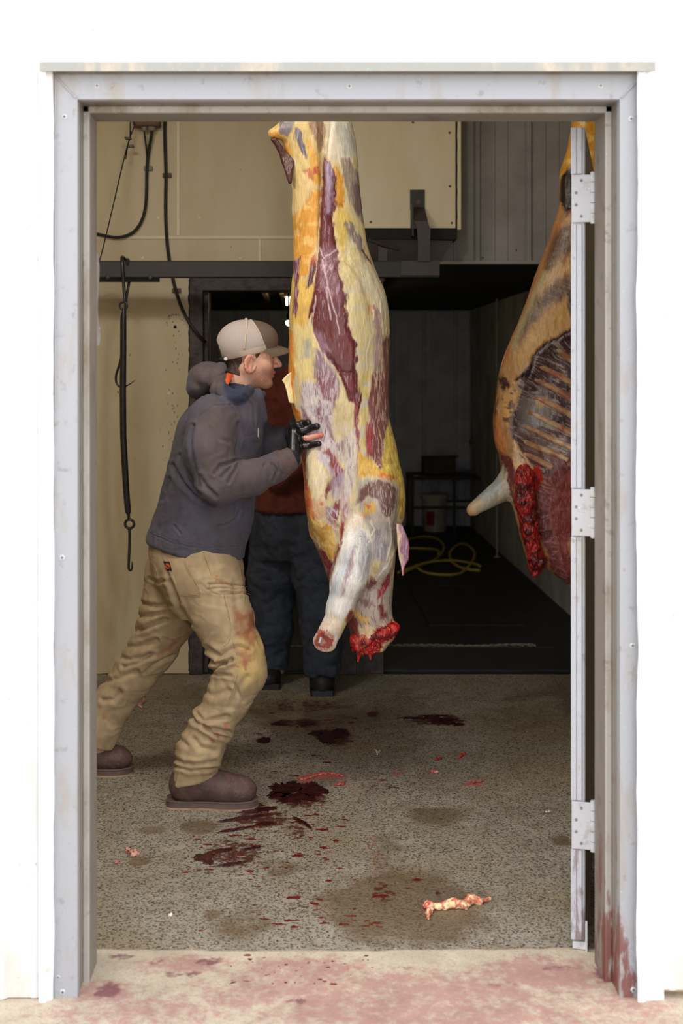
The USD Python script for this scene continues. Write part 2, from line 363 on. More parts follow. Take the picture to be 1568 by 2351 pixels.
gore = px_blob(FX, FY, [(690, 1825, 70, 34, .75), (770, 1692, 44, 26, .75), (690, 1660, 60, 14, .7), (1000, 1652, 80, 16, .72), (855, 1640, 18, 10, .7), (605, 1700, 20, 9, .8), (600, 1880, 90, 30, .62), (540, 1960, 90, 40, .60),
                        (480, 2060, 30, 18, .4), (680, 1900, 40, 40, .52), (700, 1620, 130, 20, .52), (560, 1850, 60, 14, .72), (880, 1810, 60, 20, .45), (700, 2080, 60, 60, .42), (880, 2050, 40, 40, .5), (1010, 2050, 20, 10, .5)])
pink = px_blob(FX, FY, [(745, 1782, 60, 9, .9), (700, 1790, 18, 8, .9), (780, 1800, 30, 8, .6), (1085, 1800, 26, 5, .9), (990, 1770, 10, 6, .8), (910, 1776, 12, 5, .8), (820, 1800, 40, 60, .38), (860, 1960, 30, 90, .42)])
obj('floor', fl, 'aggregate_concrete', smooth=True, kind='structure', label='grey exposed aggregate concrete floor stained with blood inside the doorway', attrs=dict(wet=wet, gore=gore, pink=pink))
obj('floor', cat(box(-3.0, 2.4, .286, 9.9, -.12, -.001)), 'gap_dark', kind='structure', label='slab edge under the concrete floor')
ax, ay = dense(-9, 9, -.75, .95, .01, .35), dense(-9.0, EDGE, -.25, EDGE, .01, .35)
def apron_z(X, Y):
    lip = .012 * sstep(EDGE - Y, .0, .014)
    return lip - .004 * (1 - fbm(np.stack([X * 14, Y * 14, 0 * X], -1), 3, 5)) - .010 * sstep(-Y, 0.02, .4)
ap = grid(ax, ay, apron_z); AX, AY = ap.vertices[:, 0], ap.vertices[:, 1]
edge_wob = .012 * (fbm(np.stack([AX * 16, 0 * AX, 0 * AX], -1), 4, 8) - .5) - .01 * np.cos(AX * 3)
ap.vertices[:, 1] += edge_wob * sstep(AY, EDGE - .1, EDGE)
apink = px_blob(AX, AY, [(900, 2285, 520, 55, .80), (420, 2225, 120, 22, .85), (1250, 2245, 160, 42, .95), (240, 2290, 70, 30, 1.0), (700, 2235, 180, 32, .8), (330, 2335, 280, 40, .65), (1450, 2320, 120, 50, .7), (1000, 2340, 500, 40, .8), (560, 2300, 120, 40, .7), (720, 2195, 80, 18, .35)])
agore = px_blob(AX, AY, [(480, 2216, 34, 12, .8), (280, 2206, 44, 9, .66), (245, 2285, 40, 24, .74), (1395, 2245, 36, 24, .8), (420, 2246, 70, 9, .66), (680, 2308, 34, 14, .6), (1290, 2232, 70, 12, .58), (360, 2218, 40, 8, .6), (920, 2230, 40, 8, .5), (1150, 2270, 80, 10, .5)])
obj('floor', ap, 'apron_concrete', smooth=True, kind='structure', label='pale concrete apron with pink blood stains outside the door sill', attrs=dict(pink=apink, gore=agore))

# ---------------------------------------------------------------- the outer wall of white ribbed sheet round the doorway
XL, XR, ZT = -.571, .817, 2.187                # outer edges of the steel door frame at the wall face
YW = -.004                                     # face of the flat of the siding
def siding(x0, x1, z0, z1, yb=.03):
    pts = []; pitch = .2395; x = -5.03
    while x < 5:
        for dx, dy in ((0, 0), (.012, -.012), (.030, -.012), (.042, 0), (.092, 0), (.097, -.003), (.107, -.003), (.112, 0), (.158, 0), (.163, -.003), (.173, -.003), (.178, 0)):
            pts.append((x + dx, YW + dy))
        x += pitch
    pts = np.array(pts); ys = lambda q: np.interp(q, pts[:, 0], pts[:, 1])
    inner = [(q, yy) for q, yy in pts if x0 < q < x1]
    prof = [(x0, ys(x0))] + inner + [(x1, ys(x1)), (x1, yb), (x0, yb)]
    return prism(prof, z0, z1, 'z')
wall = thing('wall_front', 'white ribbed metal siding around the doorway, blown bright by daylight', None, (0, 0, 0), kind='structure')
xl0, xr1 = -.604, .858
obj('siding_sheet', siding(-4.2, xl0, .012, 4.4), 'white_siding', wall, smooth=20)
obj('siding_sheet', siding(xr1, 4.4, .03, 4.4), 'white_siding', wall, smooth=20)
obj('siding_sheet', siding(xl0, xr1, 2.205, 4.4), 'white_siding', wall, smooth=20)
obj('wall_core', cat(box(-4.2, -.56, .03, .28, 0, 4.4), box(.806, 4.4, .03, .28, 0, 4.4), box(-.56, .806, .03, .28, 2.175, 4.4)), 'cream_panel', wall)
def screw(x, z, y, r, parent, look='screw_steel', drive=True, d=(0, -1, 0)):
    m = lathe([(0, 0), (r, 0), (r, r * .25), (r * .8, r * .48), (0, r * .55)], (x, y, z), 'y', 14)
    s = obj('screw', m, look, parent)
    if drive:
        k = r * .62; obj('cross_slot', cat(box(x - k, x + k, y - r * .62, y - r * .40, z - r * .13, z + r * .13), box(x - r * .13, x + r * .13, y - r * .62, y - r * .40, z - k, z + k)), 'slot_dark', s)
for k in range(-3, 4): screw((1392 - CX) / 973 - .2395 * k, 1.49 + (CY - 115) / 973, YW - .001, .0065, wall, drive=False)
for v in (160, 640, 1022, 1334, 1700, 2080): screw((1508 - CX) / 973, 1.49 + (CY - v) / 973, YW - .001, .0065, wall, drive=False)
# ---- trims
t = thing('trim_1', 'thin folded white drip cap over the door frame head', None, (0, 0, 0), kind='structure')
capz = 1.49 + (CY - 168) / 973
obj('drip_cap', prism([(0.02, capz + .021), (-.032, capz + .019), (-.036, capz - .003), (-.033, capz - .003), (-.031, capz + .010), (-.02, capz + .004), (.02, capz + .004)], (95 - CX) / 976, (1498 - CX) / 976, 'x'), 'drip_cap', t)
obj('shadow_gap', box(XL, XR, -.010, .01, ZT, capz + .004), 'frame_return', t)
def side_trim(x0, x1, label, zb):
    t = thing('trim_2', label, None, (0, 0, 0), kind='structure')
    s = 1 if x0 < 0 else -1; a, b = (x0, x1) if s > 0 else (x1, x0)
    prof = [(a, .02), (a, -.020), (a + s * .005, -.025), (a + s * .017, -.025), (a + s * .020, -.020), (b, -.014), (b, .02)]
    zs = np.linspace(zb, ZT + .018, 120); ring = np.array(prof); n = len(ring)
    wob = (fbm(np.stack([0 * zs, 0 * zs, zs * 6], -1), 4, 3 if s > 0 else 7) - .5) * .010
    V = np.vstack([np.column_stack([ring[:, 0] + s * (ring[:, 1] < .01) * (np.arange(n) > 3) * w, ring[:, 1] - (np.arange(n) > 3) * (ring[:, 1] < .01) * w * .5, np.full(n, z)]) for z, w in zip(zs, wob)])
    F = [(i * n + k, i * n + (k + 1) % n, (i + 1) * n + (k + 1) % n, (i + 1) * n + k) for i in range(len(zs) - 1) for k in range(n)]
    cap = trimesh.creation.triangulate_polygon(sg.Polygon(prof), engine='earcut')
    F = [f for q in F for f in ((q[0], q[1], q[2]), (q[0], q[2], q[3]))]
    F += [tuple(range(n))[0:1] + (k, k + 1) for k in range(1, n - 1)] + [((len(zs) - 1) * n, (len(zs) - 1) * n + k, (len(zs) - 1) * n + k + 1) for k in range(1, n - 1)]
    m = trimesh.Trimesh(V, F, process=False); trimesh.repair.fix_normals(m)
    obj('channel', m, 'white_trim', t, smooth=25); return t
side_trim((91 - CX) / 976, XL, 'white channel trim left of the steel door frame, rusty at its foot', .006)
tr = side_trim((1522 - CX) / 976, XR + .002, 'white channel trim right of the steel door frame, ragged along its inner edge', .010)
obj('peeling_strip', tube([P(1474, v, -.006) for v in np.linspace(2052, 2330, 12)], .0028, 6), 'white_trim', tr)
# ---- steel door frame, double rabbeted
fr = thing('trim_3', 'grimy grey steel door frame with mitred corners and screws', None, (0, 0, 0), kind='structure')
x0, x1, z1 = -.516, .7636, 2.129; Y1, Y2, ST = .078, .190, .016
def jamb(side):
    s = 1 if side == 'l' else -1; xo, xi = (XL, x0) if s > 0 else (XR, x1)
    return xo, xi, s
mit = ZT - z1
for side in 'lr':
    xo, xi, s = jamb(side)
    face = prism([(xo, 0.0), (xi, 0.0), (xi, z1), (xo, ZT)], 0.0, .03)
    obj('jamb_face', face, 'frame_face', fr, smooth=20)
    obj('jamb_return', box(xi, xi - s * .004, .0302, Y2 + .06, .0, z1 + .002), 'frame_return', fr)
    obj('stop', box(xi + s * ST, xi, Y1, Y2, 0, z1, .002), 'stop_face', fr)
    obj('stop_return', box(xi + s * (ST + .0015), xi + s * ST, Y1 + .004, Y2, 0.0, z1 - ST), 'frame_return', fr)
obj('head_face', prism([(x0, z1), (x1, z1), (XR, ZT), (XL, ZT)], 0.0, .03), 'frame_face', fr, smooth=20)
obj('head_return', box(x0, x1, .0302, Y2 + .06, z1, z1 + .004), 'frame_return', fr)
obj('head_stop', box(x0, x1, Y1, Y2, z1 - ST, z1, .002), 'stop_face', fr)
obj('head_stop_return', box(x0 + ST, x1 - ST, Y1 + .004, Y2, z1 - ST - .0015, z1 - ST), 'frame_return', fr)
for a, b in (((XL + .006, ZT - .006), (x0 - .003, z1 + .003)), ((XR - .006, ZT - .006), (x1 + .003, z1 + .003))):
    obj('weld_bead', tube([(a[0] + (b[0] - a[0]) * q, -.001, a[1] + (b[1] - a[1]) * q) for q in np.linspace(0, 1, 9)], [.003, .0022, .0035, .002, .003], 8), 'frame_face', fr)
for u, v in ((223, 197), (802, 198), (1379, 197), (148, 268), (143, 1280), (134, 2243), (144, 2277), (1449, 273), (1452, 1482), (1454, 2272)):
    p = P(u, v, 0); screw(p[0], p[2], 0.0005, .0064 if v != 2243 else .0045, fr)
obj('flat_strip', box(XL + .0015, XL + .006, -.003, .0, 1.49 + (CY - 940) / 973, ZT - .01), 'frame_face', fr)

# ---------------------------------------------------------------- the opened door, seen on its hinge edge
dang = math.radians(14); dd = np.array([math.sin(dang), math.cos(dang)]); de = np.array([math.cos(dang), -math.sin(dang)])
DO = np.array([.7035, .272]); DT = .036
def dpt(a, b, z): q = DO + de * a + dd * b; return (q[0], q[1], z)
def dbox(a0, a1, b0, b1, z0, z1_, bev=0.0):
    m = box(a0, a1, b0, b1, z0, z1_, bev); v = np.array(m.vertices); q = DO + v[:, :1] * de + v[:, 1:2] * dd
    m.vertices = np.column_stack([q, v[:, 2]])
    if m.volume < 0: m.invert()
    return m
door = thing('door_1', 'grey steel door swung inward, only its hinge edge in view at the right jamb', None, (DO[0], DO[1], .03), kind='structure')
zt = 1.49 + (CY - 293) / (FPX / 3.47); hz = [(400, 515), (1120, 1233), (1836, 1950)]
hzz = [(1.49 + (CY - b) / 897, 1.49 + (CY - a) / 897) for a, b in hz]
obj('leaf', dbox(.0008, DT - .0008, .004, .93, .03, zt, .003), 'door_metal', door)
cuts = [zt] + [z for a, b in reversed(sorted(hzz)) for z in (b, a)] + [.034]
for i in range(0, len(cuts), 2):
    hi_, lo_ = cuts[i], cuts[i + 1]
    obj('edge_strip', dbox(0, .0135, -.003, .004, lo_, hi_, .001), 'door_metal', door)
    obj('edge_strip', dbox(.0145, DT * .76, -.002, .004, lo_, hi_, .001), 'door_metal', door)
    obj('edge_seam', dbox(.0134, .0146, -.0012, .004, lo_, hi_), 'rust_seam', door)
obj('bottom_channel', cat(dbox(.004, DT, -.004, .5, .012, .030), dbox(.036, .041, -.012, -.003, .010, .085)), 'screw_steel', door)
for lo_, hi_ in hzz:
    h = obj('hinge', dbox(.003, .050, -.0060, -.0005, lo_ + .004, hi_ - .003, .001), 'hinge_steel', door)
    n = 5; zz = np.linspace(lo_ - .001, hi_ + .004, n + 1)
    for k in range(n):
        c = dpt(.0555, -.004, 0); z0_, z1_ = zz[k] + .0007, zz[k + 1] - .0007
        obj('knuckle', lathe([(0, z0_), (.0062, z0_), (.0066, z0_ + .001), (.0066, z1_ - .001), (.0062, z1_), (0, z1_)], (c[0], c[1], 0), 'z', 18), 'hinge_steel', h)
    for k in (1, 3): c = dpt(.0555, -.004, 0); obj('rust_ring', lathe([(0, zz[k] - .0014), (.0060, zz[k] - .0014), (.0060, zz[k] + .0014), (0, zz[k] + .0014)], (c[0], c[1], 0), 'z', 14), 'rust_clip', h)
    for k, f in enumerate((.86, .62, .38, .15)):
        c = dpt(.026 if k in (0, 3) else .013, -.0062, lo_ + (hi_ - lo_) * f); s = obj('screw', lathe([(0, 0), (.0042, 0), (.0038, .001), (0, .0012)], c, 'y', 12), 'grey_plastic', h)
    obj('pin_leaf', box(.7612, .7695, .1920, .268, lo_ + .006, hi_ - .006), 'hinge_steel', h)

# ---------------------------------------------------------------- the killing floor behind: back wall of cream panels, cooler doors, dark room
YB = 3.45
def bx(u0, u1, v0, v1, Y, d, bev=0.0):        # a box whose front face spans those picture points at depth Y
    a, b = P(u0, v1, Y), P(u1, v0, Y); return box(a[0], b[0], Y, Y + d, a[2], b[2], bev)
zh = P(0, 605, YB)[2]                          # head of the wide opening
zd = P(0, 668, YB)[2]
xf0, xf1 = P(435, 0, YB)[0], P(772, 0, YB)[0]   # the framed doorway
xo0, xo1 = P(880, 0, YB)[0], 1.62               # the wide opening
wb = thing('wall_back', 'cream panelled back wall with seam strips, rust specks and a shadow of the rail', None, (0, YB, 0), kind='structure')
obj('wall_panel', box(-2.6, xf0, YB, YB + .14, 0.0, P(0, 637, YB)[2], .002), 'cream_panel', wb)
zs_ = P(0, 545, YB)[2]
xs = P(409, 0, YB)[0]
obj('wall_panel', box(-2.6, xo0, YB, YB + .14, P(0, 637, YB)[2], zs_), 'cream_panel', wb)
obj('wall_panel', box(-2.6, xs, YB, YB + .14, zs_, 3.5), 'cream_panel', wb)
obj('wall_panel', box(xs, xo0, YB, YB + .14, zs_, 3.5), 'cream_panel', wb)
obj('wall_panel', box(xf1 + .10, xo0, YB, YB + .14, 0, zh), 'rusty_frame', wb)
obj('seam_strip', box(-2.6, xo0 - .01, YB - .005, YB, zs_ - .009, zs_ + .009, .002), 'cream_box', wb)
obj('seam_strip', box(xs - .009, xs + .009, YB - .005, YB, zs_ + .009, 3.5, .002), 'cream_box', wb)
xs2 = P(596, 0, YB)[0]; obj('seam_strip', box(xs2 - .008, xs2 + .008, YB - .004, YB, P(0, 637, YB)[2], zs_ - .009, .002), 'cream_box', wb)
for u, v in ((363, 500), (457, 501), (328, 592), (552, 593), (388, 903)):
    c = P(u, v, YB); obj('plug', lathe([(0, 0), (.0075, 0), (.0068, .002), (0, .0028)], c, 'y', 16), 'cream_box', wb)
for u, v, r in ((402, 751, .0085), (397, 739, .003), (410, 761, .003)):
    c = P(u, v, YB); obj('hole', lathe([(0, 0), (r, 0), (0, .0006)], c, 'y', 14), 'gap_dark', wb)
rw = np.random.default_rng(3); sp_ = []
for k in range(46):
    u = rw.choice([384, 392, 400, 404]) + rw.normal(0, 6); v = rw.uniform(770, 1070); c = P(min(u, 428), v, YB); r = rw.uniform(.0012, .0042)
    sp_.append(lathe([(0, 0), (r, 0), (0, .0007)], (0, 0, 0), 'y', 8)); sp_[-1].vertices = np.array(sp_[-1].vertices) * [.6, 1, 1 + 1.4 * rw.random()] + c
for k in range(40):
    a = rw.uniform(-.3, 3.4); c = P(402 + 19 * math.cos(a) + rw.normal(0, 1.5), 742 - 20 * math.sin(a) + rw.normal(0, 1.5), YB); r = rw.uniform(.0012, .0036); sp_.append(lathe([(0, 0), (r, 0), (0, .0007)], c, 'y', 7))
obj('rust_speck', cat(*sp_), 'rust_clip', wb, kind='stuff', label='rust specks in a column below a round smudge')
obj('black_edge', tube([P(434.5 + rw.normal(0, .8), v, YB - .001) for v in np.linspace(642, 1540, 90)], [.002 + .003 * rw.random() for _ in range(90)], 6), 'gap_dark', wb)
# corrugated sheet over the wide opening, its edge trim
def corrugated(x0, x1, Y, z0, z1, pitch=.229, rib=.019, d=.03, ph=0.0):
    pts = []; x = x0 - pitch + ph
    while x < x1 + pitch:
        for dx, dy in ((0, 0), (.010, -rib), (.030, -rib), (.040, 0), (.088, 0), (.092, -.004), (.104, -.004), (.108, 0), (.152, 0), (.156, -.004), (.168, -.004), (.172, 0)): pts.append((x + dx, dy))
        x += pitch
    pts = np.array(pts); f = lambda q: float(np.interp(q, pts[:, 0], pts[:, 1]))
    prof = [(x0, Y + f(x0))] + [(a, Y + b) for a, b in pts if x0 < a < x1] + [(x1, Y + f(x1)), (x1, Y + d), (x0, Y + d)]
    return prism(prof, z0, z1, 'z')
wu = thing('wall_upper', 'grey ribbed metal sheet wall above the dark opening at the right', None, (xo0, YB, zh), kind='structure')
px_rib = P(1085, 0, YB)[0]
obj('ribbed_sheet', corrugated(xo0, 2.4, YB - .02, zh + .008, 3.5, .25, .019, .06, ph=(px_rib - xo0) % .25), 'grey_sheet', wu, smooth=20)
obj('edge_trim', box(xo0, 2.4, YB - .045, YB + .02, zh - .006, zh + .010, .002), 'grey_sheet', wu)
for u, v in ((1108, 592), (1185, 574), (1317, 560)):
    c = P(u, v, YB - .02); obj('screw', lathe([(0, 0), (.005, 0), (.004, .004), (0, .005)], c, 'y', 10), 'rust_clip', wu)
obj('ceiling', cat(box(-2.6, 2.4, .28, YB + .1, 3.5, 3.6)), 'cream_panel', kind='structure', label='ceiling of the work room above the frame')
obj('wall_left', box(-2.7, -2.6, .28, YB + .1, 0, 3.5), 'cream_panel', kind='structure', label='left side wall of the work room')
obj('wall_right', box(2.3, 2.4, .28, YB, 0, 3.5), 'cream_panel', kind='structure', label='right side wall of the work room')
# dark room
YR = 9.75
obj('wall_rear', corrugated(-.95, 1.75, YR, 0, 2.2, .30, .02, .04, ph=.05), 'blue_sheet', kind='structure', smooth=20, label='dim bluish ribbed sheet wall at the far end of the dark room')
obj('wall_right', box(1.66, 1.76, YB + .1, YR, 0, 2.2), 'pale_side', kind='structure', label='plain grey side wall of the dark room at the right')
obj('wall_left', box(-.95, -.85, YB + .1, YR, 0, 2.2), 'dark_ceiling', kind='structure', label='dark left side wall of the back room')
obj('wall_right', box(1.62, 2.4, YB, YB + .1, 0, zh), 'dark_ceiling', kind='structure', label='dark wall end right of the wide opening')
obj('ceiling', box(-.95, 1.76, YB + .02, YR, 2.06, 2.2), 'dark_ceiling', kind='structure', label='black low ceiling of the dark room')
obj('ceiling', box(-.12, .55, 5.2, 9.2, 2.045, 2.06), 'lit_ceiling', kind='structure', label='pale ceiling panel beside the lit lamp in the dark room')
obj('floor', grid(np.linspace(-.95, 1.7, 30), np.concatenate([[YB - .005], np.linspace(3.5, YR, 50)]), lambda X, Y: .004 + 0 * X), 'dark_mat', kind='structure', smooth=True, label='black rubber floor of the dark room')
wp = thing('wall_inner', 'thin dark partition between the two dark openings', None, (.12, YB + .14, 0), kind='structure')
obj('partition', box(.13, .19, YB + .14, 5.0, .01, 2.05), 'dark_ceiling', wp)
df = thing('door_2', 'rust-blackened steel frame around the dark cooler doorway', None, (xf0, YB, 0), kind='structure')
ff = P(467, 0, YB)[0] - xf0
obj('jamb', box(xf0, xf0 + ff, YB - .02, YB + .16, 0, P(0, 637, YB)[2], .004), 'rusty_frame', df)
obj('jamb', box(xf1, xf1 + .10, YB - .02, YB + .16, 0, P(0, 637, YB)[2], .004), 'rusty_frame', df)
obj('head', box(xf0, xf1 + .10, YB - .021, YB + .16, zd, P(0, 637, YB)[2], .004), 'rusty_frame', df)
obj('inner_stop', box(xf0 + ff, xf0 + ff + .022, YB + .03, YB + .14, 0, zd, .003), 'rusty_frame', df)
obj('bright_edge', box(xf0 + ff + .0225, xf0 + ff + .027, YB + .12, YB + .14, .9, zd), 'rust_clip', df)
# ---------------------------------------------------------------- fittings of the back wall
YBX = 3.15                                      # face of the cream box that carries the rail's bracket
bk = thing('bulkhead', 'cream panelled box built out above the dark opening, black gap along its foot', None, P(940, 525, YBX), kind='structure')
a, b = P(700, 524, YBX), P(1046, 100, YBX)
obj('face_panel', box(a[0], b[0], YBX, YBX + .03, a[2], 3.5, .002), 'cream_box', bk)
obj('side_body', box(a[0] + .01, b[0] - .004, YBX + .03, YB - .02, a[2] + .03, 3.5), 'dark_ceiling', bk)
obj('caulk_line', tube([P(1047 + 1.2 * math.sin(i * 1.7), v, YBX + .006) for i, v in enumerate(np.linspace(110, 526, 30))], .0052, 6), 'cable_rubber', bk)
e0, e1 = P(1050, 527, YBX), P(1059, 100, YBX); obj('edge_trim', box(e0[0], e1[0], YBX + .002, YB - .04, e0[2], 3.5, .002), 'cream_box', bk)
for u, v in ((1032, 305), (1033, 428), (1037, 512), (851, 510), (948, 281)):
    screw(*P(u, v, YBX)[[0, 2]], YBX - .001, .0058, bk, 'rust_clip', drive=False)
g0, g1 = P(700, 549, YBX), P(1050, 525, YBX); obj('foot_gap', box(g0[0], g1[0], YBX + .012, YBX + .20, g0[2], g1[2] - .001), 'gap_dark', bk)
sl = [P(700, 566, YBX + .03), P(1050, 536, YBX + .03), P(1012, 598, YB - .06), P(700, 604, YB - .06)]
sv = np.vstack([sl, np.array(sl) + (0, .006, .006)]); sm_ = trimesh.convex.convex_hull(sv); obj('sloped_sheet', sm_, 'grey_sheet', bk)
# rail
YRL = 3.06
rail = thing('overhead_rail', 'black steel meat rail running along the back wall', 'rail', P(228, 637, YRL))
r0, r1 = P(228, 637, YRL), P(1010, 599, YRL)
obj('bar', box(-2.6, r1[0], YRL, YRL + .045, r0[2], r1[2], .003), 'black_iron', rail)
p0, p1 = P(228, 646, YRL), P(364, 620, YRL); obj('splice_plate', box(-1.25, p1[0], YRL + .046, YRL + .058, p0[2], p1[2], .002), 'black_iron', rail)
q0, q1 = P(920, 633, YRL - .01), P(1010, 598, YRL - .01); obj('end_plate', box(q0[0], q1[0], YRL - .009, YRL - .0005, q0[2], q1[2], .002), 'bracket_steel', rail)
for u, v in ((247, 637), (345, 637)): c = P(u, v, YRL); obj('bolt', lathe([(0, 0), (.011, 0), (.009, .004), (0, .005)], c, 'y', 12), 'worn_iron', rail)
br = thing('rail_bracket', 'dark bent steel strap bolted to the cream box, holding the rail end', 'bracket', P(960, 590, YBX))
def strap(pts, w, th, name, look, parent):
    pts = np.array(pts, float); n = len(pts); t = np.gradient(pts, axis=0); t /= np.linalg.norm(t, axis=1, keepdims=True); side_ = np.array([1.0, 0, 0]); nn = np.cross(t, side_)
    nn /= np.linalg.norm(nn, axis=1, keepdims=True); w = np.broadcast_to(w, (n,))
    V = np.vstack([pts + nn * th * s + side_ * (w[:, None] / 2) * q for s, q in ((0, -1), (0, 1), (1, 1), (1, -1))]); F = []
    for i in range(n - 1):
        for k in range(4):
            l = (k + 1) % 4; F += [(k * n + i, l * n + i, l * n + i + 1), (k * n + i, l * n + i + 1, k * n + i + 1)]
    F += [(0, n, 2 * n), (0, 2 * n, 3 * n), (n - 1, 3 * n - 1, 2 * n - 1), (n - 1, 4 * n - 1, 3 * n - 1)]
    m = trimesh.Trimesh(V, F, process=False); trimesh.repair.fix_normals(m); return obj(name, m, look, parent, smooth=20)
strap([P(958, 436, YBX - .002), P(958, 482, YBX - .002)], .068, .006, 'mount_plate', 'black_iron', br)
strap([P(958, 478, YBX - .009), P(966, 510, YRL - .010), P(973, 528, YRL - .014), P(973, 560, YRL - .013), P(973, 600, YRL - .012)], [.066, .064, .062, .056, .056], .006, 'bent_strap', 'bracket_steel', br)
obj('inner_leg', box(P(942, 0, YBX)[0], P(946, 0, YBX)[0], YRL, YBX - .002, P(0, 546, YBX)[2], P(0, 470, YBX)[2]), 'black_iron', br)
c = P(960, 464, YBX - .008); obj('bolt', cat(lathe([(.008, 0), (.0105, 0), (.0105, .003), (.008, .003), (.008, 0)], c, 'y', 20), lathe([(0, 0), (.006, 0), (.006, .004), (0, .005)], c, 'y', 6)), 'rust_clip', br)
cl = thing('rail_clamp', 'small dark clamp with a slanted handle standing on the rail beside the beef', 'clamp', P(880, 598, YRL))
a, b = P(868, 600, YRL), P(890, 560, YRL); obj('clamp_plate', box(a[0], b[0], YRL + .004, YRL + .014, a[2], b[2], .002), 'bracket_steel', cl)
obj('clamp_handle', tube([P(838, 549, YRL), P(860, 556, YRL), P(880, 563, YRL), P(918, 573, YRL)], [.009, .007, .010, .008], 10), 'black_iron', cl)
# cables
def clip(u, v, Y, dx, parent, look): a, b = P(u - dx * .45, v - 5, Y), P(u + dx, v + 5, Y); return obj('cable_clip', box(a[0], b[0], Y - .014, Y, a[2], b[2], .002), look, parent)
jb = thing('junction_box', 'grey junction box under the door head with two black cables hanging from it', 'junction box', P(335, 285, 3.36))
a, b = P(304, 288, 3.36), P(366, 240, 3.36); obj('housing', box(a[0], b[0], 3.36, 3.445, a[2], b[2], .006), 'rust_clip', jb)
for u, w in ((331, 6.5), (348, 9)):
    t0, t1 = P(u, 301, 3.40), P(u, 286, 3.40); obj('cable_gland', lathe([(0, 0), (w * .0016, 0), (w * .0021, .004), (w * .0021, .013), (w * .0024, .014), (w * .0024, .026), (0, .026)], (t0[0], 3.40, t0[2]), 'z', 14), 'grey_plastic', jb)
obj('cable', tube([P(331, 298, 3.40), P(334, 325, 3.41), P(337, 352, 3.425), P(337.5, 375, 3.43)], .0042, 8, smooth=.01), 'cable_rubber', jb)
obj('cable', tube([P(349, 298, 3.40), P(346, 322, 3.41), P(340, 360, 3.425), P(337, 400, 3.43), P(336, 450, 3.43), P(331, 490, 3.43), P(318, 520, 3.43), P(298, 538, 3.43), P(270, 545, 3.43), P(240, 541, 3.43), P(190, 534, 3.43)], .0078, 10, smooth=.012), 'cable_rubber', jb)
clip(337, 387, 3.448, 14, jb, 'grey_plastic')
pw = thing('power_cable', 'black power cable running down the cream wall past the rail to the dark doorway', 'cable', P(380, 500, 3.43))
obj('cable', tube([P(379, 130, 3.432), P(379, 277, 3.432), P(378.5, 320, 3.432), P(381, 400, 3.432), P(380, 470, 3.432), P(384, 560, 3.432), P(391, 610, 3.432), P(398, 645, 3.432), P(411, 690, 3.43), P(430, 733, 3.42), P(452, 765, 3.41), P(472, 785, 3.44)], .0082, 10, smooth=.012), 'cable_rubber', pw)
clip(380, 403, 3.448, 14, pw, 'rust_clip'); clip(402, 667, 3.448, 14, pw, 'rust_clip')
wr_ = thing('wire_rope', 'thin wire rope with two clips, slanting down to the rail', 'wire rope', P(262, 450, 3.2))
obj('rope', tube([P(300, 300, 3.35), P(298, 315, 3.345), P(291, 340, 3.33), P(262, 462, 3.22), P(228, 600, 3.085)], .0030, 7, smooth=.03), 'worn_iron', wr_)
obj('loop', tube([P(299, 316, 3.345), P(299, 285, 3.354), P(303, 274, 3.357), P(309, 283, 3.355), P(306, 296, 3.35), P(297, 322, 3.34), P(289, 365, 3.31)], .0028, 7, smooth=.01), 'worn_iron', wr_)
for u, v in ((294, 318), (300, 336)): c = P(u, v, 3.34); obj('rope_clip', cat(box(c[0] - .012, c[0] + .014, 3.33, 3.352, c[2] - .006, c[2] + .006, .002), cyl((c[0] - .016, 3.335, c[2] + .004), (c[0] + .018, 3.335, c[2] - .005), .0034, 8)), 'worn_iron', wr_)
# hooks on the rail
YH = YRL - .015
hk = thing('meat_hook', 'long black iron hook bar with ring joints hanging from the rail', 'hook', P(290, 1310, YH))
obj('rail_loop', tube([P(299, 634, YRL + .056), P(290, 600, YRL + .06), P(281, 590, YRL + .02), P(280, 598, YRL - .011), P(283, 640, YRL - .012), P(287, 694, YH)], .0075, 10, smooth=.01), 'worn_iron', hk)
def ring(u, v, Y, R, r, flat=1.0): c = P(u, v, Y); return tube([c + (R * math.cos(a), 0, R * flat * math.sin(a)) for a in np.linspace(0, 2 * math.pi, 25)[:-1]], r, 10, closed=True)
obj('upper_ring', ring(283.5, 702, YH, .017, .0052), 'worn_iron', hk)
obj('shank', tube([P(284, 706, YH), P(284, 716, YH), P(283.5, 724, YH), P(283, 740, YH), P(283, 800, YH), P(282, 900, YH), P(283, 1000, YH), P(286, 1060, YH), P(290, 1130, YH), P(293, 1165, YH), P(294, 1176, YH), P(295, 1182, YH), P(296, 1196, YH)], [.006, .009, .0135, .0145, .0148, .0150, .0152, .0152, .0150, .0145, .0130, .007, .0065], 14), 'worn_iron', hk)
obj('lower_ring', ring(297.5, 1203, YH, .0205, .0065), 'worn_iron', hk)
obj('hook', tube([P(297, 1215, YH), P(297.5, 1240, YH), P(296.5, 1270, YH), P(295.5, 1298, YH), P(297, 1309, YH), P(301, 1309, YH - .004), P(303.5, 1300, YH - .006), P(303.5, 1289, YH - .006)], [.0075, .0062, .0062, .0064, .0062, .006, .005, .002], 10, smooth=.008), 'worn_iron', hk)
h2 = thing('meat_hook', 'second iron hook, its pointed curve showing on both sides of the long bar', 'hook', P(285, 890, YRL + .03))
obj('hook', tube([P(298, 604, YRL + .064), P(296, 650, YRL + .057), P(288, 700, YRL + .035), P(284, 780, YRL + .03), P(274, 838, YRL + .03), P(267, 860, YRL + .03), P(267, 877, YRL + .03), P(275, 888, YRL + .025), P(290, 886, YRL + .02), P(302, 879, YRL + .02), P(311, 873, YRL + .02)], [.0068, .0068, .0068, .0065, .0062, .0062, .0062, .0062, .006, .0045, .0012], 10, smooth=.01), 'worn_iron', h2)
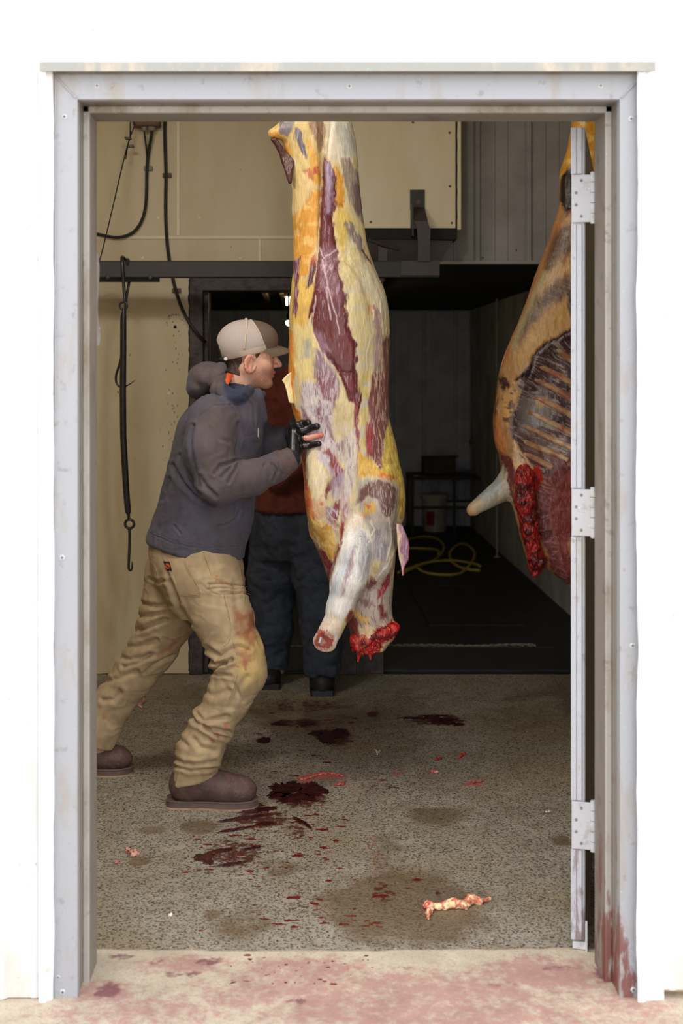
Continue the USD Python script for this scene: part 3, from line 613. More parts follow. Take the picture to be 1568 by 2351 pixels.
obj('rail_loop', tube([P(298, 606, YRL + .064), P(294, 596, YRL + .045), P(292, 600, YRL - .010), P(292, 606, YRL - .012)], .0066, 10, smooth=.008), 'worn_iron', h2)
# ---------------------------------------------------------------- the dark room
def emitter(name, c, s): g = Graph(); e = g('emission', color=c, strength=s); LOOKS[name] = usdkit.material(stage, f'/World/Looks/{name}', g.nodes, g.links, surface=str(e('emission')))
emitter('tube_glow', (1.0, .80, .46), 24.0); emitter('bulb_glow', (1.0, .78, .42), 26.0)
YT = 6.4
tl_ = thing('tube_lamp', 'lit tube lamp on the dark room ceiling, half hidden behind the beef', 'lamp', P(690, 690, YT))
a = P(655, 690, YT); obj('tube', tube([P(657, 692, YT), P(668, 692, YT), P(760, 692, YT)], .028, 14), 'tube_glow', tl_); obj('housing', box(a[0] - .01, a[0] + .36, YT - .05, YT + .05, a[2] + .026, 2.055, .004), 'grey_plastic', tl_)
bl = thing('light_bulb', 'bare glowing bulb with a pull chain, below the tube lamp', 'light bulb', P(662, 741, 5.4))
c = P(663, 741, 5.4); s_ = trimesh.creation.icosphere(3, .019); s_.apply_translation(c); obj('bulb', s_, 'bulb_glow', bl, smooth=True)
obj('socket', lathe([(0, .012), (.014, .012), (.016, .05), (.007, .06), (.007, 2.07 - c[2]), (0, 2.07 - c[2])], c, 'z', 14), 'cap_strap' if 'cap_strap' in LOOKS else 'cable_rubber', bl)
obj('pull_chain', tube([P(662, 746, 5.4), P(660, 770, 5.4), P(658, 800, 5.4)], .0022, 6), 'rust_clip', bl)
obj('trim_4', box(*sorted((P(586, 0, 4.6)[0], P(598, 0, 4.6)[0])), 4.2, 7.5, 2.02, 2.06), 'rust_clip', kind='structure', label='thin joist edge catching the lamp light')
m_plain('pail_white', (200, 198, 192), .5); m_plain('label_red', (160, 50, 44), .6); m_plain('cardboard', (96, 84, 72), .9); m_plain('hose_yellow', (206, 188, 96), .5); m_plain('rope_fibre', (150, 140, 122), .9, scale=90, c2=(90, 82, 70)); m_plain('pale_pole', (170, 170, 172), .5)
ct = thing('cart', 'dark metal frame cart against the far ribbed wall', 'cart', P(1030, 1225, 9.2))
cx0, cx1, cy0, cy1 = P(948, 0, 9.0)[0], P(1112, 0, 9.0)[0], 9.05, 9.6; zt_ = P(0, 1094, 9.05)[2]; zm = P(0, 1150, 9.05)[2]
for x in (cx0, cx1):
    for y in (cy0, cy1): obj('leg', box(x - .014, x + .014, y - .014, y + .014, 0, zt_), 'black_iron', ct)
obj('leg', box(P(1040, 0, 9.05)[0], P(1046, 0, 9.05)[0], cy0 - .012, cy0 + .012, 0, zt_), 'black_iron', ct)
obj('top_frame', cat(box(cx0, cx1, cy0 - .015, cy0 + .015, zt_ - .03, zt_), box(cx0, cx1, cy1 - .015, cy1 + .015, zt_ - .03, zt_), box(cx0 - .01, cx0 + .015, cy0, cy1, zt_ - .03, zt_), box(cx1 - .015, cx1 + .01, cy0, cy1, zt_ - .03, zt_), box(P(970, 0, 9)[0], cx1, cy0 + .2, cy1, zt_ - .012, zt_ - .004)), 'black_iron', ct)
for z in (zm, zm - .06): obj('side_bar', box(cx0 if z < zm else P(1028, 0, 9)[0], cx1, cy0 - .01, cy0 + .01, z - .012, z + .012), 'black_iron', ct)
bxo = thing('cardboard_box', 'dark box standing on the cart', 'box', P(1010, 1085, 9.4)); a, b = P(974, 1090, 9.3), P(1046, 1051, 9.3)
obj('carton', box(a[0], b[0], 9.3, 9.58, zt_ + .001, b[2], .004), 'cardboard', bxo); obj('flap', prism([(a[0], b[2]), (b[0], b[2]), (b[0] + .03, b[2] + .012), (b[0] + .03, b[2] + .016), (a[0], b[2] + .004)], 9.29, 9.42), 'cardboard', bxo)
pl = thing('pail', 'white plastic pail with a red label under the cart', 'pail', P(998, 1217, 9.3)); c = P(998, 1210, 9.3); R_ = 30 / FPX * 12.5
obj('tub', lathe([(0, .006), (R_ * .86, .006), (R_ * .97, .30), (R_ * 1.06, .302), (R_ * 1.06, .325), (R_, .327), (R_, .345), (0, .348)], (c[0], 9.3, 0.004), 'z', 32), 'pail_white', pl)
lab = []
for z in (.07, .20):
    for an in np.linspace(math.radians(222), math.radians(262), 10): rr = R_ * (.865 + .11 * (z - .006) / .294) + .0015; lab.append((c[0] + rr * math.cos(an), 9.3 + rr * math.sin(an), z))
lab = np.array(lab); F = [(i, i + 1, 10 + i + 1) for i in range(9)] + [(i, 10 + i + 1, 10 + i) for i in range(9)]; ins_ = lab.copy(); ins_[:, :2] = (ins_[:, :2] - [c[0], 9.3]) * .985 + [c[0], 9.3]
obj('label', trimesh.Trimesh(np.vstack([lab, ins_]), F + [(b + 20, a_ + 20, c_ + 20) for a_, b, c_ in F], process=False), 'label_red', pl)
cab = thing('dark_cabinet', 'tall dark cabinet at the far wall behind the second beef side', 'cabinet', P(1128, 1215, 9.3)); a, b = P(1113, 0, 9.3), P(1150, 1012, 9.3); obj('body', box(a[0], b[0], 9.3, 9.66, .004, b[2], .005), 'dark_ceiling', cab); obj('door', box(a[0] + .01, b[0] - .01, 9.285, 9.3, .05, b[2] - .02, .003), 'cable_rubber', cab)
hr = thing('hose_reel', 'small round dark reel on the far wall beside the cabinet', 'reel', P(1096, 1018, 9.5)); c = P(1096, 1018, 9.5); obj('drum', lathe([(0, 0), (.050, 0), (.050, .012), (.03, .015), (.03, .06), (.048, .063), (.048, .075), (0, .078)], (c[0], 9.72, c[2]), 'y', 26), 'cable_rubber', hr); obj('hub', cyl((c[0], 9.60, c[2]), (c[0], 9.76, c[2]), .014), 'black_iron', hr)
pb = FL(1141, 1281); po = thing('pole', 'thin pale pole standing in the dark room left of the second beef side', 'pole', pb); obj('shaft', cyl(pb, (pb[0], pb[1], 2.06), .008, 12), 'pale_pole', po); obj('foot', lathe([(0, .004), (.03, .004), (.028, .012), (0, .014)], pb, 'z', 16), 'pale_pole', po)
cD = cv(860, 700, 2.735)
hs = thing('hose', 'loose coils of yellow hose lying on the dark floor', 'hose', FL(1010, 1300))
def on_floor(pts, z=.014): return np.array([FL(*cD(q), z) for q in pts])
obj('coil', tube(on_floor([(150, 1680), (260, 1645), (370, 1605), (430, 1545), (420, 1490), (330, 1455), (230, 1468), (180, 1500), (190, 1525), (300, 1530), (400, 1565)]), .011, 8, smooth=.08), 'hose_yellow', hs)
obj('coil', tube(on_floor([(180, 1685), (270, 1650), (300, 1675), (400, 1695), (500, 1695), (570, 1665), (620, 1600), (615, 1535), (550, 1500), (480, 1545), (480, 1600), (540, 1650), (660, 1668)], .02), .011, 8, smooth=.08), 'hose_yellow', hs)
obj('coil', tube(on_floor([(660, 1640), (590, 1618), (480, 1606), (370, 1612), (260, 1640), (200, 1660)], .024), .011, 8, smooth=.08), 'hose_yellow', hs)
rp = thing('rope', 'rope lying straight across the black floor near the opening', 'rope', FL(950, 1482)); rpts = np.array([FL(u, v, .012) for u, v in ((600, 1486), (700, 1485), (830, 1484), (1000, 1482), (1090, 1484), (1160, 1481), (1230, 1482))])
for k in range(2): q = resample(rpts, .012); an = np.arange(len(q)) * .9 + k * math.pi; obj('strand', tube(q + np.column_stack([0 * an, .005 * np.cos(an), .005 * np.sin(an)]), .0055, 6), 'rope_fibre', rp)
for k, (u0, u1, v0, v1, lab_) in enumerate(((560, 1318, 1543, 1492, 'black rubber mat along the edge of the dark room floor'), (985, 1205, 1440, 1350, 'black rubber mat farther back on the dark floor'))):
    a, b, c_, d = FL(u0, v0), FL(u1, v0), FL(u1 - (u1 - CX) * (1 - (v1 - CY) / (v0 - CY)), v1), FL(u0 - (u0 - CX) * (1 - (v1 - CY) / (v0 - CY)), v1)
    mt_ = thing('floor_mat', lab_, 'mat', ((a[0] + b[0]) / 2, (a[1] + c_[1]) / 2, .004)); n_ = 60
    m = prism(sg.Polygon([(a[0] + (b[0] - a[0]) * t, a[1] - (.012 if k == 0 and t > .42 else 0) * (1 + .3 * math.sin(t * 40)) - .003 * math.sin(t * 25)) for t in np.linspace(0, 1, n_)] + [(c_[0], c_[1]), (d[0], d[1])]).buffer(0), .0045, .014, 'z'); obj('mat_sheet', m, 'dark_mat', mt_, smooth=20)
    obj('edge_ridge', tube([(d[0], d[1], .014), (c_[0], c_[1], .014)], .004, 6), 'dark_mat', mt_)
# ---------------------------------------------------------------- two sides of beef
def m_flesh(name, gain=1.0, rough=.36, fib=(1, 1, .10)):
    g = Graph(); o = g('texture_coordinate')('object'); a = g('attribute', attribute='tint')('color')
    f = g.noise(260, o, 3, .6, stretch=fib, dist=.35); b = g.noise(26, o, 5, .6); sp = g.noise(420, o, 2)
    c = g('hsv', hue=.5, saturation=1.0, value=g('map_range', value=f, from_min=.3, from_max=.7, to_min=.84 * gain, to_max=1.14 * gain)('result'), fac=1.0, color=a)('color')
    c = g.mix(g.math('multiply', g.step(f, .60, .72), .22), c, lin((226, 214, 206)))
    c = g.mix(g.math('multiply', g.step(sp, .74, .78), .7), c, lin((96, 40, 30)))
    h = g.math('add', g.math('multiply', f, .5), b)
    finish(name, g, base_color=c, roughness=g('map_range', value=b, from_min=.3, from_max=.7, to_min=rough - .08, to_max=rough + .14)('result'), normal=g.bump(h, .35, .004), specular_ior_level=.5, subsurface_weight=.0)
m_flesh('beef_flesh'); m_flesh('beef_ribs', 1.0, .32, (.35, 1, .35))
def project(v): s = FPX / (v[:, 1] + 3.2); return np.stack([CX + v[:, 0] * s, CY - (v[:, 2] - 1.49) * s], 1)
class Paint:
    """Colours of the fat, muscle and silverskin patches of one side, laid down as flat patches on its surface."""
    def __init__(s, verts, base, seed, conv=lambda p: p, lean=0.0):
        s.x = verts; s.conv = conv; s.seed = seed; uv = project(verts)
        q = np.column_stack([verts[:, 0] * 22, verts[:, 1] * 22, verts[:, 2] * 9])
        s.w1 = fbm(q, 4, seed) - .5; s.w2 = fbm(q + 31, 4, seed + 9) - .5
        q2 = np.column_stack([verts[:, 0] * 110, verts[:, 1] * 110, verts[:, 2] * 38])
        s.f1 = fbm(q2, 3, seed + 3) - .5; s.f2 = fbm(q2 + 17, 3, seed + 5) - .5
        s.uv = uv + np.column_stack([s.w1 * 16 + s.f1 * 7, s.w2 * 26 + s.f2 * 14])
        wv = (fbm(verts * 14, 2, seed + 51) - .5) * .035; ca, sa = math.cos(lean), math.sin(lean); fx_ = verts[:, 0] * ca - verts[:, 2] * sa + wv; fz_ = verts[:, 0] * sa + verts[:, 2] * ca
        q3 = np.column_stack([fx_ * 260, verts[:, 1] * 260 * (1 if not lean else .3), fz_ * 13])
        s.fib = fbm(q3, 3, seed + 11); s.mott = fbm(verts * 34, 4, seed + 21)
        s.c = np.tile(np.array(lin(base)), (len(verts), 1)); s.rel = np.zeros(len(verts))
    def put(s, a, col): a = np.clip(a, 0, 1)[:, None]; s.c = s.c * (1 - a) + a * np.array(lin(col))
    def mask(s, poly, edge): return sstep(-poly_sd(s.uv, [s.conv(p) for p in poly]), -edge, edge)
    def patch(s, poly, col, edge=3, amount=1.0, streak=None, st=(0.52, .66), mott=None, mt=(.5, .66), rise=0.0, groove=0.0):
        P_ = [s.conv(p) for p in poly]; lo = np.min(P_, 0) - 60; hi = np.max(P_, 0) + 60
        k = ((s.uv > lo) & (s.uv < hi)).all(1); sd = np.full(len(s.uv), 99.0); sr = sd.copy()
        if k.any(): sr[k] = poly_sd(s.uv[k], P_); sd[k] = sr[k] + (s.fib[k] - .5) * 9 + s.f1[k] * 8 + s.w1[k] * 5
        m = sstep(-sd, -edge, edge) * amount; s.put(m, col)
        if streak: s.put(m * sstep(s.fib, *st) * .85, streak)
        if mott: s.put(m * sstep(s.mott, *mt) * .9, mott)
        s.rel += rise * sstep(-sr, -2, 14) - groove * np.exp(-(sr / 3.0) ** 2)
    def line(s, pts, col, w=2.0, amount=.9, rise=0.0):
        P_ = [s.conv(p) for p in pts]; lo = np.min(P_, 0) - 30; hi = np.max(P_, 0) + 30; k = ((s.uv > lo) & (s.uv < hi)).all(1)
        d = np.full(len(s.uv), 99.0); d[k] = line_d(s.uv[k] * .6 + project(s.x[k]) * .4, P_); m = sstep(-d, -w - 1, -w * .4)
        s.put(m * amount, col); s.rel += rise * sstep(-d, -w * 2, 0)
    def done(s):
        k = (.80 + .40 * fbm(s.x * np.array([60, 60, 20.]), 3, s.seed + 40))[:, None] * (0.93 + .14 * s.mott[:, None]); return np.clip(s.c * k, 0, 1)
cA, cB, cC = cv(600, 260, 3.9175), cv(600, 860, 3.357), cv(1040, 260, 2.136)
def col_tab(rows, Y):
    r = np.array(rows, float); z = np.array([P(0, v, Y)[2] for v in r[:, 0]]); k = np.argsort(z)
    xl = np.array([P(u, 0, Y)[0] for u in r[:, 1]]); xr = np.array([P(u, 0, Y)[0] for u in r[:, 2]])
    return z[k], xl[k], xr[k], r[:, 3][k]
def soft_interp(z, tz, tv, w=.012): return (np.interp(z - w, tz, tv) + np.interp(z, tz, tv) + np.interp(z + w, tz, tv)) / 3
# --- the side being pushed
YA = 1.62
rows = [(120, 690, 770, .050), (200, 668, 790, .06), (277, 640, 806, .075), (330, 650, 818, .085), (370, 660, 822, .09), (430, 671, 825, .095), (490, 671, 832, .10), (540, 674, 838, .105), (580, 674, 848, .11), (620, 673, 862, .12),
        (660, 668, 880, .13), (700, 665, 890, .138), (740, 664, 894, .14), (800, 663, 893, .14), (860, 661, 891, .14), (920, 667, 890, .14), (960, 676, 893, .138), (1000, 688, 902, .135), (1050, 692, 913, .13),
        (1100, 697, 926, .13), (1150, 701, 930, .13), (1190, 706, 926, .125), (1225, 711, 915, .12), (1260, 728, 910, .115), (1300, 742, 906, .11), (1350, 762, 902, .105), (1400, 790, 900, .10), (1430, 800, 905, .095), (1460, 806, 908, .085), (1490, 812, 880, .07)]
tz, tl, tr_, tb = col_tab(rows, YA)
zc_a = lambda v: P(0, v, YA)[2]
# foreleg joints: elbow -> cut end, swinging towards the viewer
LEG = [(P(816, 1205, 1.52), .040), (P(812, 1270, 1.49), .058), (P(800, 1335, 1.475), .060), (P(782, 1395, 1.465), .045), (P(763, 1440, 1.455), .034), (P(745, 1476, 1.45), .041)]
def f_beef(p):
    z = p[:, 2]; xl, xr, b = soft_interp(z, tz, tl), soft_interp(z, tz, tr_), soft_interp(z, tz, tb)
    cx, a = (xl + xr) / 2, (xr - xl) / 2; q = np.stack([(p[:, 0] - cx) / a, (p[:, 1] - YA) / b], 1); k = (np.abs(q) ** 2.25).sum(1) ** (1 / 2.25)
    d = (k - 1) * np.minimum(a, b)
    d = np.maximum(d, tz[0] - z); d = np.maximum(d, z - tz[-1])
    # groove between the hind leg and the flank, widest at the top
    gx = np.interp(z, [zc_a(620), zc_a(420), zc_a(277), zc_a(100)], [P(728, 0, YA)[0], P(739, 0, YA)[0], P(744, 0, YA)[0], P(735, 0, YA)[0]])
    gw = np.interp(z, [zc_a(640), zc_a(420), zc_a(277)], [0.0, .012, .022]); gd = YA - b * 1.0
    d = smax(d, -(np.sqrt(((p[:, 0] - gx) / 1.0) ** 2 + ((p[:, 1] - gd) * .55) ** 2) - gw), .012)
    # lobes: breast, elbow, neck
    d = smin(d, ellip(p, P(868, 1150, 1.52), (.062, .06, .13)), .03)
    d = smin(d, ellip(p, P(866, 1270, 1.53), (.060, .055, .10)), .035)
    d = smin(d, ellip(p, P(780, 760, 1.50), (.075, .03, .22)), .05)
    d = smin(d, ellip(p, P(735, 1110, 1.52), (.055, .055, .16)), .04)
    for (A, ra), (B, rb) in zip(LEG[:-1], LEG[1:]): d = smin(d, cone(p, A, B, ra, rb), .022)
    d = smax(d, (p - LEG[-1][0].astype(np.float32)) @ np.array([-.24, -.86, -.45], np.float32) - .004, .006)
    d = smin(d, cone(p, P(650, 300, YA - .03), P(628, 306, YA - .03), .034, .020), .02)
    return d
mA = nets(f_beef, (-.13, 1.40, .44), (.47, 1.80, 2.70), .0026)
nA = vnormals(mA); VA = np.array(mA.vertices); pa = Paint(VA, (214, 194, 146), 5)
def paint_A(s):
    s.conv = lambda p: p; W = s.uv; front = np.ones(len(W))
    s.put(sstep(s.w1, .0, .2) * .6, (206, 178, 104)); s.put(sstep(s.w2, .02, .22) * .5, (190, 178, 168))
    s.conv = cA
    s.patch([(120, -700), (555, -700), (555, 60), (560, 340), (420, 560), (300, 420), (60, 200)], (204, 178, 118), 8)
    s.patch([(560, -700), (900, -700), (900, 350), (760, 500), (640, 480), (575, 370)], (214, 204, 184), 10)
    s.patch([(650, 60), (800, 80), (860, 360), (800, 420), (730, 380)], (176, 176, 168), 8, .8)
    s.patch([(150, 40), (290, 60), (285, 170), (240, 200), (160, 170)], (120, 112, 118), 4)
    s.patch([(300, 150), (350, 170), (400, 260), (415, 400), (380, 390), (330, 300), (290, 240)], (98, 92, 108), 3, streak=(160, 150, 150))
    s.patch([(50, 170), (110, 120), (220, 230), (280, 400), (250, 400), (170, 300)], (206, 150, 66), 5)
    s.patch([(430, 50), (545, 50), (555, 180), (555, 330), (530, 340), (500, 280), (460, 140)], (152, 122, 96), 3, streak=(110, 84, 66))
    s.patch([(400, 200), (450, 230), (530, 420), (540, 620), (460, 680), (410, 620), (440, 480)], (208, 158, 70), 6)
    s.patch([(470, 480), (515, 480), (510, 560), (470, 550)], (170, 50, 40), 4); s.patch([(350, 530), (440, 500), (470, 620), (430, 650)], (170, 70, 44), 6, .75)
    s.patch([(300, 470), (420, 560), (470, 680), (430, 760), (360, 870), (290, 900)], (216, 188, 134), 5)
    s.patch([(280, 920), (360, 870), (430, 760), (470, 680), (530, 700), (520, 900), (510, 1150), (470, 1270), (430, 1400), (390, 1480), (330, 1500), (320, 1310), (270, 1290), (262, 1000)], (212, 152, 66), 5, mott=(222, 180, 112), rise=.002)
    s.patch([(330, 1480), (480, 1560), (470, 1700), (430, 1880), (380, 1950), (250, 1900), (255, 1500)], (216, 178, 96), 8)
    s.patch([(620, 430), (740, 480), (800, 760), (860, 960), (1000, 1350), (1150, 1800), (1150, 2351), (860, 2351), (780, 1800), (690, 1400), (650, 1000)], (206, 188, 138), 10, mott=(196, 182, 156))
    s.patch([(650, 480), (720, 570), (740, 700), (745, 850), (690, 850), (645, 800), (655, 650)], (206, 148, 50), 5, mott=(176, 110, 40))
    s.patch([(650, 850), (760, 860), (800, 1000), (720, 1300), (690, 1200)], (208, 180, 96), 8)
    s.patch([(720, 420), (800, 430), (880, 560), (900, 750), (940, 900), (945, 1000), (860, 930), (810, 820), (780, 700), (730, 560)], (146, 130, 122), 5, streak=(184, 168, 140))
    s.patch([(830, 640), (880, 650), (920, 900), (870, 920), (830, 860)], (112, 88, 92), 5, .8)
    s.patch([(740, 1000), (800, 1000), (870, 1080), (920, 1190), (985, 1350), (940, 1320), (880, 1240), (800, 1120)], (128, 116, 112), 4, streak=(186, 170, 130), groove=.0006)
    s.line([(900, 1210), (985, 1350)], (96, 40, 38), 2)
    s.patch([(860, 1250), (1080, 1500), (1150, 1750), (1100, 1900), (1000, 1700), (900, 1500)], (204, 194, 168), 10, .8)
    s.patch([(1010, 1740), (1090, 1800), (1080, 2351), (1005, 2351), (1020, 2000)], (164, 134, 128), 5, streak=(206, 188, 168))
    s.patch([(1088, 2060), (1160, 2000), (1160, 2360), (1090, 2360)], (120, 74, 66), 4, streak=(170, 136, 120))
    s.patch([(960, 1720), (1010, 1740), (1000, 1810), (970, 1800)], (180, 96, 76), 5, .6)
    for l in ([(1020, 1560), (1050, 1640), (1090, 1900), (1095, 2000)], [(960, 1820), (985, 2000), (940, 2150), (945, 2300)], [(1010, 1780), (1020, 1870)]): s.line(l, (222, 204, 176), 1.6, .8, .0008)
    s.patch([(290, 1310), (325, 1310), (338, 1500), (332, 1650), (325, 1790), (310, 1850), (288, 1800), (290, 1700), (298, 1560), (286, 1420)], (112, 60, 74), 2.5, streak=(164, 132, 160))
    s.patch([(440, 1330), (480, 1310), (495, 1400), (480, 1470), (440, 1550), (395, 1595), (420, 1450)], (92, 50, 54), 3, streak=(150, 120, 126))
    s.patch([(440, 1290), (495, 1240), (495, 1320), (450, 1370)], (168, 74, 44), 4, .8)
    s.patch([(570, 370), (600, 430), (640, 520), (662, 640), (650, 800), (640, 960), (660, 1100), (672, 1250), (680, 1330), (700, 1450), (730, 1560), (765, 1680), (780, 1800), (815, 1960), (840, 2090), (855, 2220), (868, 2351), (870, 2360), (700, 2360),
             (660, 2300), (600, 2200), (520, 2080), (480, 1990), (450, 1900), (470, 1800), (425, 1880), (440, 1740), (470, 1560), (500, 1400), (515, 1200), (525, 1000), (530, 800), (540, 640), (550, 500)], (98, 38, 42), 3, streak=(158, 124, 140), st=(.60, .78), rise=.006, groove=.0012)
    s.patch([(580, 420), (625, 480), (635, 640), (612, 900), (590, 900), (585, 640)], (172, 154, 184), 5, .75)
    s.patch([(520, 1200), (660, 1230), (700, 1480), (740, 1700), (600, 1620), (520, 1500)], (150, 112, 126), 12, .4, streak=(190, 168, 182))
    s.patch([(480, 1940), (560, 2000), (620, 2120), (560, 2140), (500, 2080)], (176, 140, 160), 8, .6)
    s.patch([(600, 1900), (700, 1850), (800, 2000), (830, 2250), (700, 2200), (640, 2050)], (108, 36, 34), 10, .6)
    for l in ([(530, 1210), (570, 1300), (640, 1250), (668, 1240)], [(500, 1640), (460, 1900), (480, 1990), (520, 2090)], [(560, 1320), (640, 1700), (700, 1980)], [(600, 1560), (620, 1850)]): s.line(l, (206, 180, 190), 1.5, .7)
    s.patch([(235, 1950), (290, 1950), (285, 2351), (225, 2351)], (216, 142, 48), 4, mott=(206, 110, 40))
    s.patch([(290, 1900), (450, 1930), (500, 2080), (480, 2351), (285, 2351)], (222, 202, 142), 8)
    s.patch([(380, 2040), (430, 2020), (420, 2160), (350, 2200)], (150, 154, 158), 10, .8)
    s.patch([(470, 2110), (560, 2130), (640, 2300), (660, 2380), (480, 2380)], (150, 126, 136), 7, streak=(206, 190, 184))
    s.conv = cB
    s.patch([(320, 40), (420, 60), (560, 200), (600, 300), (640, 560), (650, 680), (600, 650), (560, 560), (450, 545), (420, 640), (330, 610), (290, 350), (310, 150)], (198, 186, 190), 9, streak=(140, 92, 104), st=(.56, .66), mott=(214, 204, 196))
    s.patch([(420, -20), (560, -20), (600, 120), (570, 210), (480, 180), (430, 80)], (136, 92, 104), 6, streak=(196, 176, 180), st=(.48, .6))
    for q in ([(300, 250), (330, 270), (370, 350), (320, 330)], [(430, 230), (470, 230), (475, 300), (430, 310)], [(490, 300), (520, 290), (545, 380), (510, 370)], [(560, 180), (600, 260), (590, 330), (555, 260)], [(600, 400), (660, 520), (650, 640), (610, 520)], [(520, 390), (570, 450), (575, 520), (530, 480)]):
        s.patch(q, (126, 74, 86), 5, .9, streak=(188, 160, 168))
    s.patch([(560, 240), (640, 250), (660, 420), (600, 560), (550, 420)], (206, 186, 138), 7, .9, mott=(196, 180, 166))
    s.patch([(750, -20), (860, -20), (830, 180), (810, 400), (800, 560), (830, 660), (760, 700), (745, 400)], (208, 186, 120), 6, mott=(188, 178, 172))
    s.patch([(590, -20), (750, -20), (762, 150), (762, 300), (742, 370), (720, 240), (680, 200), (640, 100)], (104, 38, 42), 3, streak=(168, 130, 138), st=(.56, .7), rise=.005, groove=.001)
    s.patch([(700, 180), (745, 240), (752, 420), (742, 600), (745, 800), (735, 780), (724, 520), (715, 300)], (136, 54, 58), 3, streak=(176, 120, 124))
    s.patch([(640, 480), (715, 420), (725, 560), (730, 780), (700, 980), (660, 900), (650, 700)], (206, 192, 182), 6, streak=(150, 110, 112))
    s.patch([(860, -20), (990, -20), (992, 300), (960, 420), (930, 600), (950, 720), (900, 720), (850, 640), (800, 560), (820, 350), (840, 150)], (124, 72, 70), 3, streak=(192, 160, 142), st=(.5, .64), rise=.002)
    s.patch([(810, 360), (840, 400), (830, 640), (850, 760), (820, 760), (806, 560)], (150, 52, 54), 4)
    s.patch([(975, 340), (1020, 430), (1060, 560), (1070, 720), (1090, 770), (1115, 850), (1120, 1050), (1110, 1130), (1060, 1100), (1050, 900), (1040, 780), (940, 740), (930, 650), (960, 480)], (204, 172, 76), 5, streak=(222, 200, 120), mott=(170, 140, 70), rise=.003)
    s.patch([(740, 600), (830, 660), (900, 720), (1040, 770), (1040, 800), (940, 815), (900, 790), (830, 775), (750, 770)], (212, 166, 66), 5, mott=(204, 110, 50), mt=(.6, .7), rise=.003)
    s.patch([(740, 790), (960, 800), (1050, 850), (1040, 1120), (960, 1200), (800, 1130), (740, 1000)], (176, 164, 152), 8)
    s.patch([(770, 870), (850, 820), (960, 820), (1045, 870), (1045, 1000), (985, 1120), (940, 1080), (900, 960), (840, 930), (735, 1030)], (112, 78, 72), 4, streak=(176, 154, 146), st=(.56, .66), groove=.0006)
    s.patch([(800, 1000), (880, 980), (905, 1040), (880, 1080), (780, 1100)], (208, 170, 98), 5, mott=(198, 110, 70), mt=(.62, .7))
    s.patch([(765, 1090), (830, 1090), (800, 1140)], (206, 120, 70), 6, .8)
    s.patch([(300, 600), (440, 560), (500, 760), (520, 950), (520, 1160), (420, 1130), (350, 1000)], (222, 204, 166), 6)
    s.patch([(420, 560), (560, 560), (600, 740), (560, 780), (500, 720), (440, 640)], (186, 172, 182), 7, .9, streak=(220, 210, 214))
    s.patch([(450, 560), (520, 580), (590, 650), (630, 740), (600, 790), (555, 760), (520, 640)], (146, 62, 62), 4, .95, streak=(194, 160, 172), st=(.55, .68))
    s.patch([(560, 740), (600, 700), (640, 740), (630, 860), (560, 860), (500, 950), (495, 900), (540, 800)], (132, 58, 62), 4, streak=(194, 170, 190))
    s.patch([(540, 800), (640, 740), (650, 900), (600, 960), (540, 940)], (186, 172, 190), 6, .7, streak=(130, 60, 70))
    s.patch([(560, 980), (625, 960), (600, 1080), (585, 1180), (560, 1150), (530, 1050)], (126, 52, 56), 4, streak=(200, 180, 190), st=(.56, .66))
    s.patch([(470, 1000), (560, 1000), (560, 1160), (580, 1260), (530, 1160), (500, 1100)], (166, 120, 130), 5, .8, streak=(214, 200, 206))
    s.patch([(610, 900), (690, 900), (700, 1080), (640, 1200), (610, 1100)], (192, 172, 176), 6, .8, streak=(150, 90, 96))
    s.patch([(620, 1110), (652, 1150), (632, 1300), (606, 1330), (600, 1240)], (134, 50, 54), 3)
    for q in ([(410, 850), (520, 780)], [(500, 1040), (590, 1150)], [(520, 1000), (600, 1100)], [(480, 1080), (570, 1200)]): s.line(q, (222, 206, 206), 1.4, .7)
    s.patch([(300, 590), (352, 580), (345, 700), (340, 800), (375, 920), (405, 1000), (420, 1100), (390, 1240), (350, 1210), (335, 1080), (310, 900), (290, 700)], (204, 88, 48), 4, mott=(214, 140, 70), mt=(.5, .62))
    s.patch([(380, 960), (470, 940), (480, 1080), (430, 1120), (380, 1040)], (216, 170, 130), 7, .8, mott=(190, 80, 50), mt=(.58, .66))
    s.patch([(205, -60), (262, -60), (250, 120), (265, 250), (320, 360), (235, 370), (205, 200)], (216, 140, 52), 4, mott=(200, 90, 40), mt=(.58, .68))
    s.patch([(355, 1090), (430, 1130), (540, 1170), (560, 1250), (555, 1400), (540, 1440), (480, 1380), (420, 1280), (350, 1240)], (222, 184, 108), 5, mott=(206, 150, 70), rise=.004)
    s.patch([(400, 1270), (440, 1350), (500, 1400), (550, 1450), (575, 1330), (600, 1330), (575, 1500), (530, 1640), (480, 1560), (440, 1420)], (122, 48, 52), 4, streak=(190, 150, 150), st=(.58, .68))
    # foreleg
    global LEGPOLY
    leg = LEGPOLY = [(640, 1230), (690, 1120), (760, 1090), (800, 1180), (850, 1300), (860, 1480), (800, 1640), (720, 1790), (640, 1870), (610, 1960), (600, 2080), (380, 2120), (440, 1960), (480, 1760), (520, 1640), (570, 1440)]
    s.patch(leg, (222, 216, 208), 4)
    s.patch([(640, 1400), (700, 1300), (720, 1330), (620, 1600), (560, 1760), (520, 1800), (500, 1700), (560, 1560)], (190, 198, 208), 9, .8)
    s.patch([(720, 1250), (790, 1220), (850, 1330), (840, 1480), (770, 1620), (720, 1560), (740, 1400)], (196, 192, 188), 7, streak=(158, 164, 176), rise=.003)
    s.patch([(690, 1330), (716, 1330), (712, 1460), (680, 1560), (640, 1700), (610, 1720), (650, 1520)], (146, 112, 122), 5, .85, streak=(206, 196, 200))
    s.patch([(690, 1130), (760, 1100), (775, 1180), (700, 1200)], (224, 204, 184), 6)
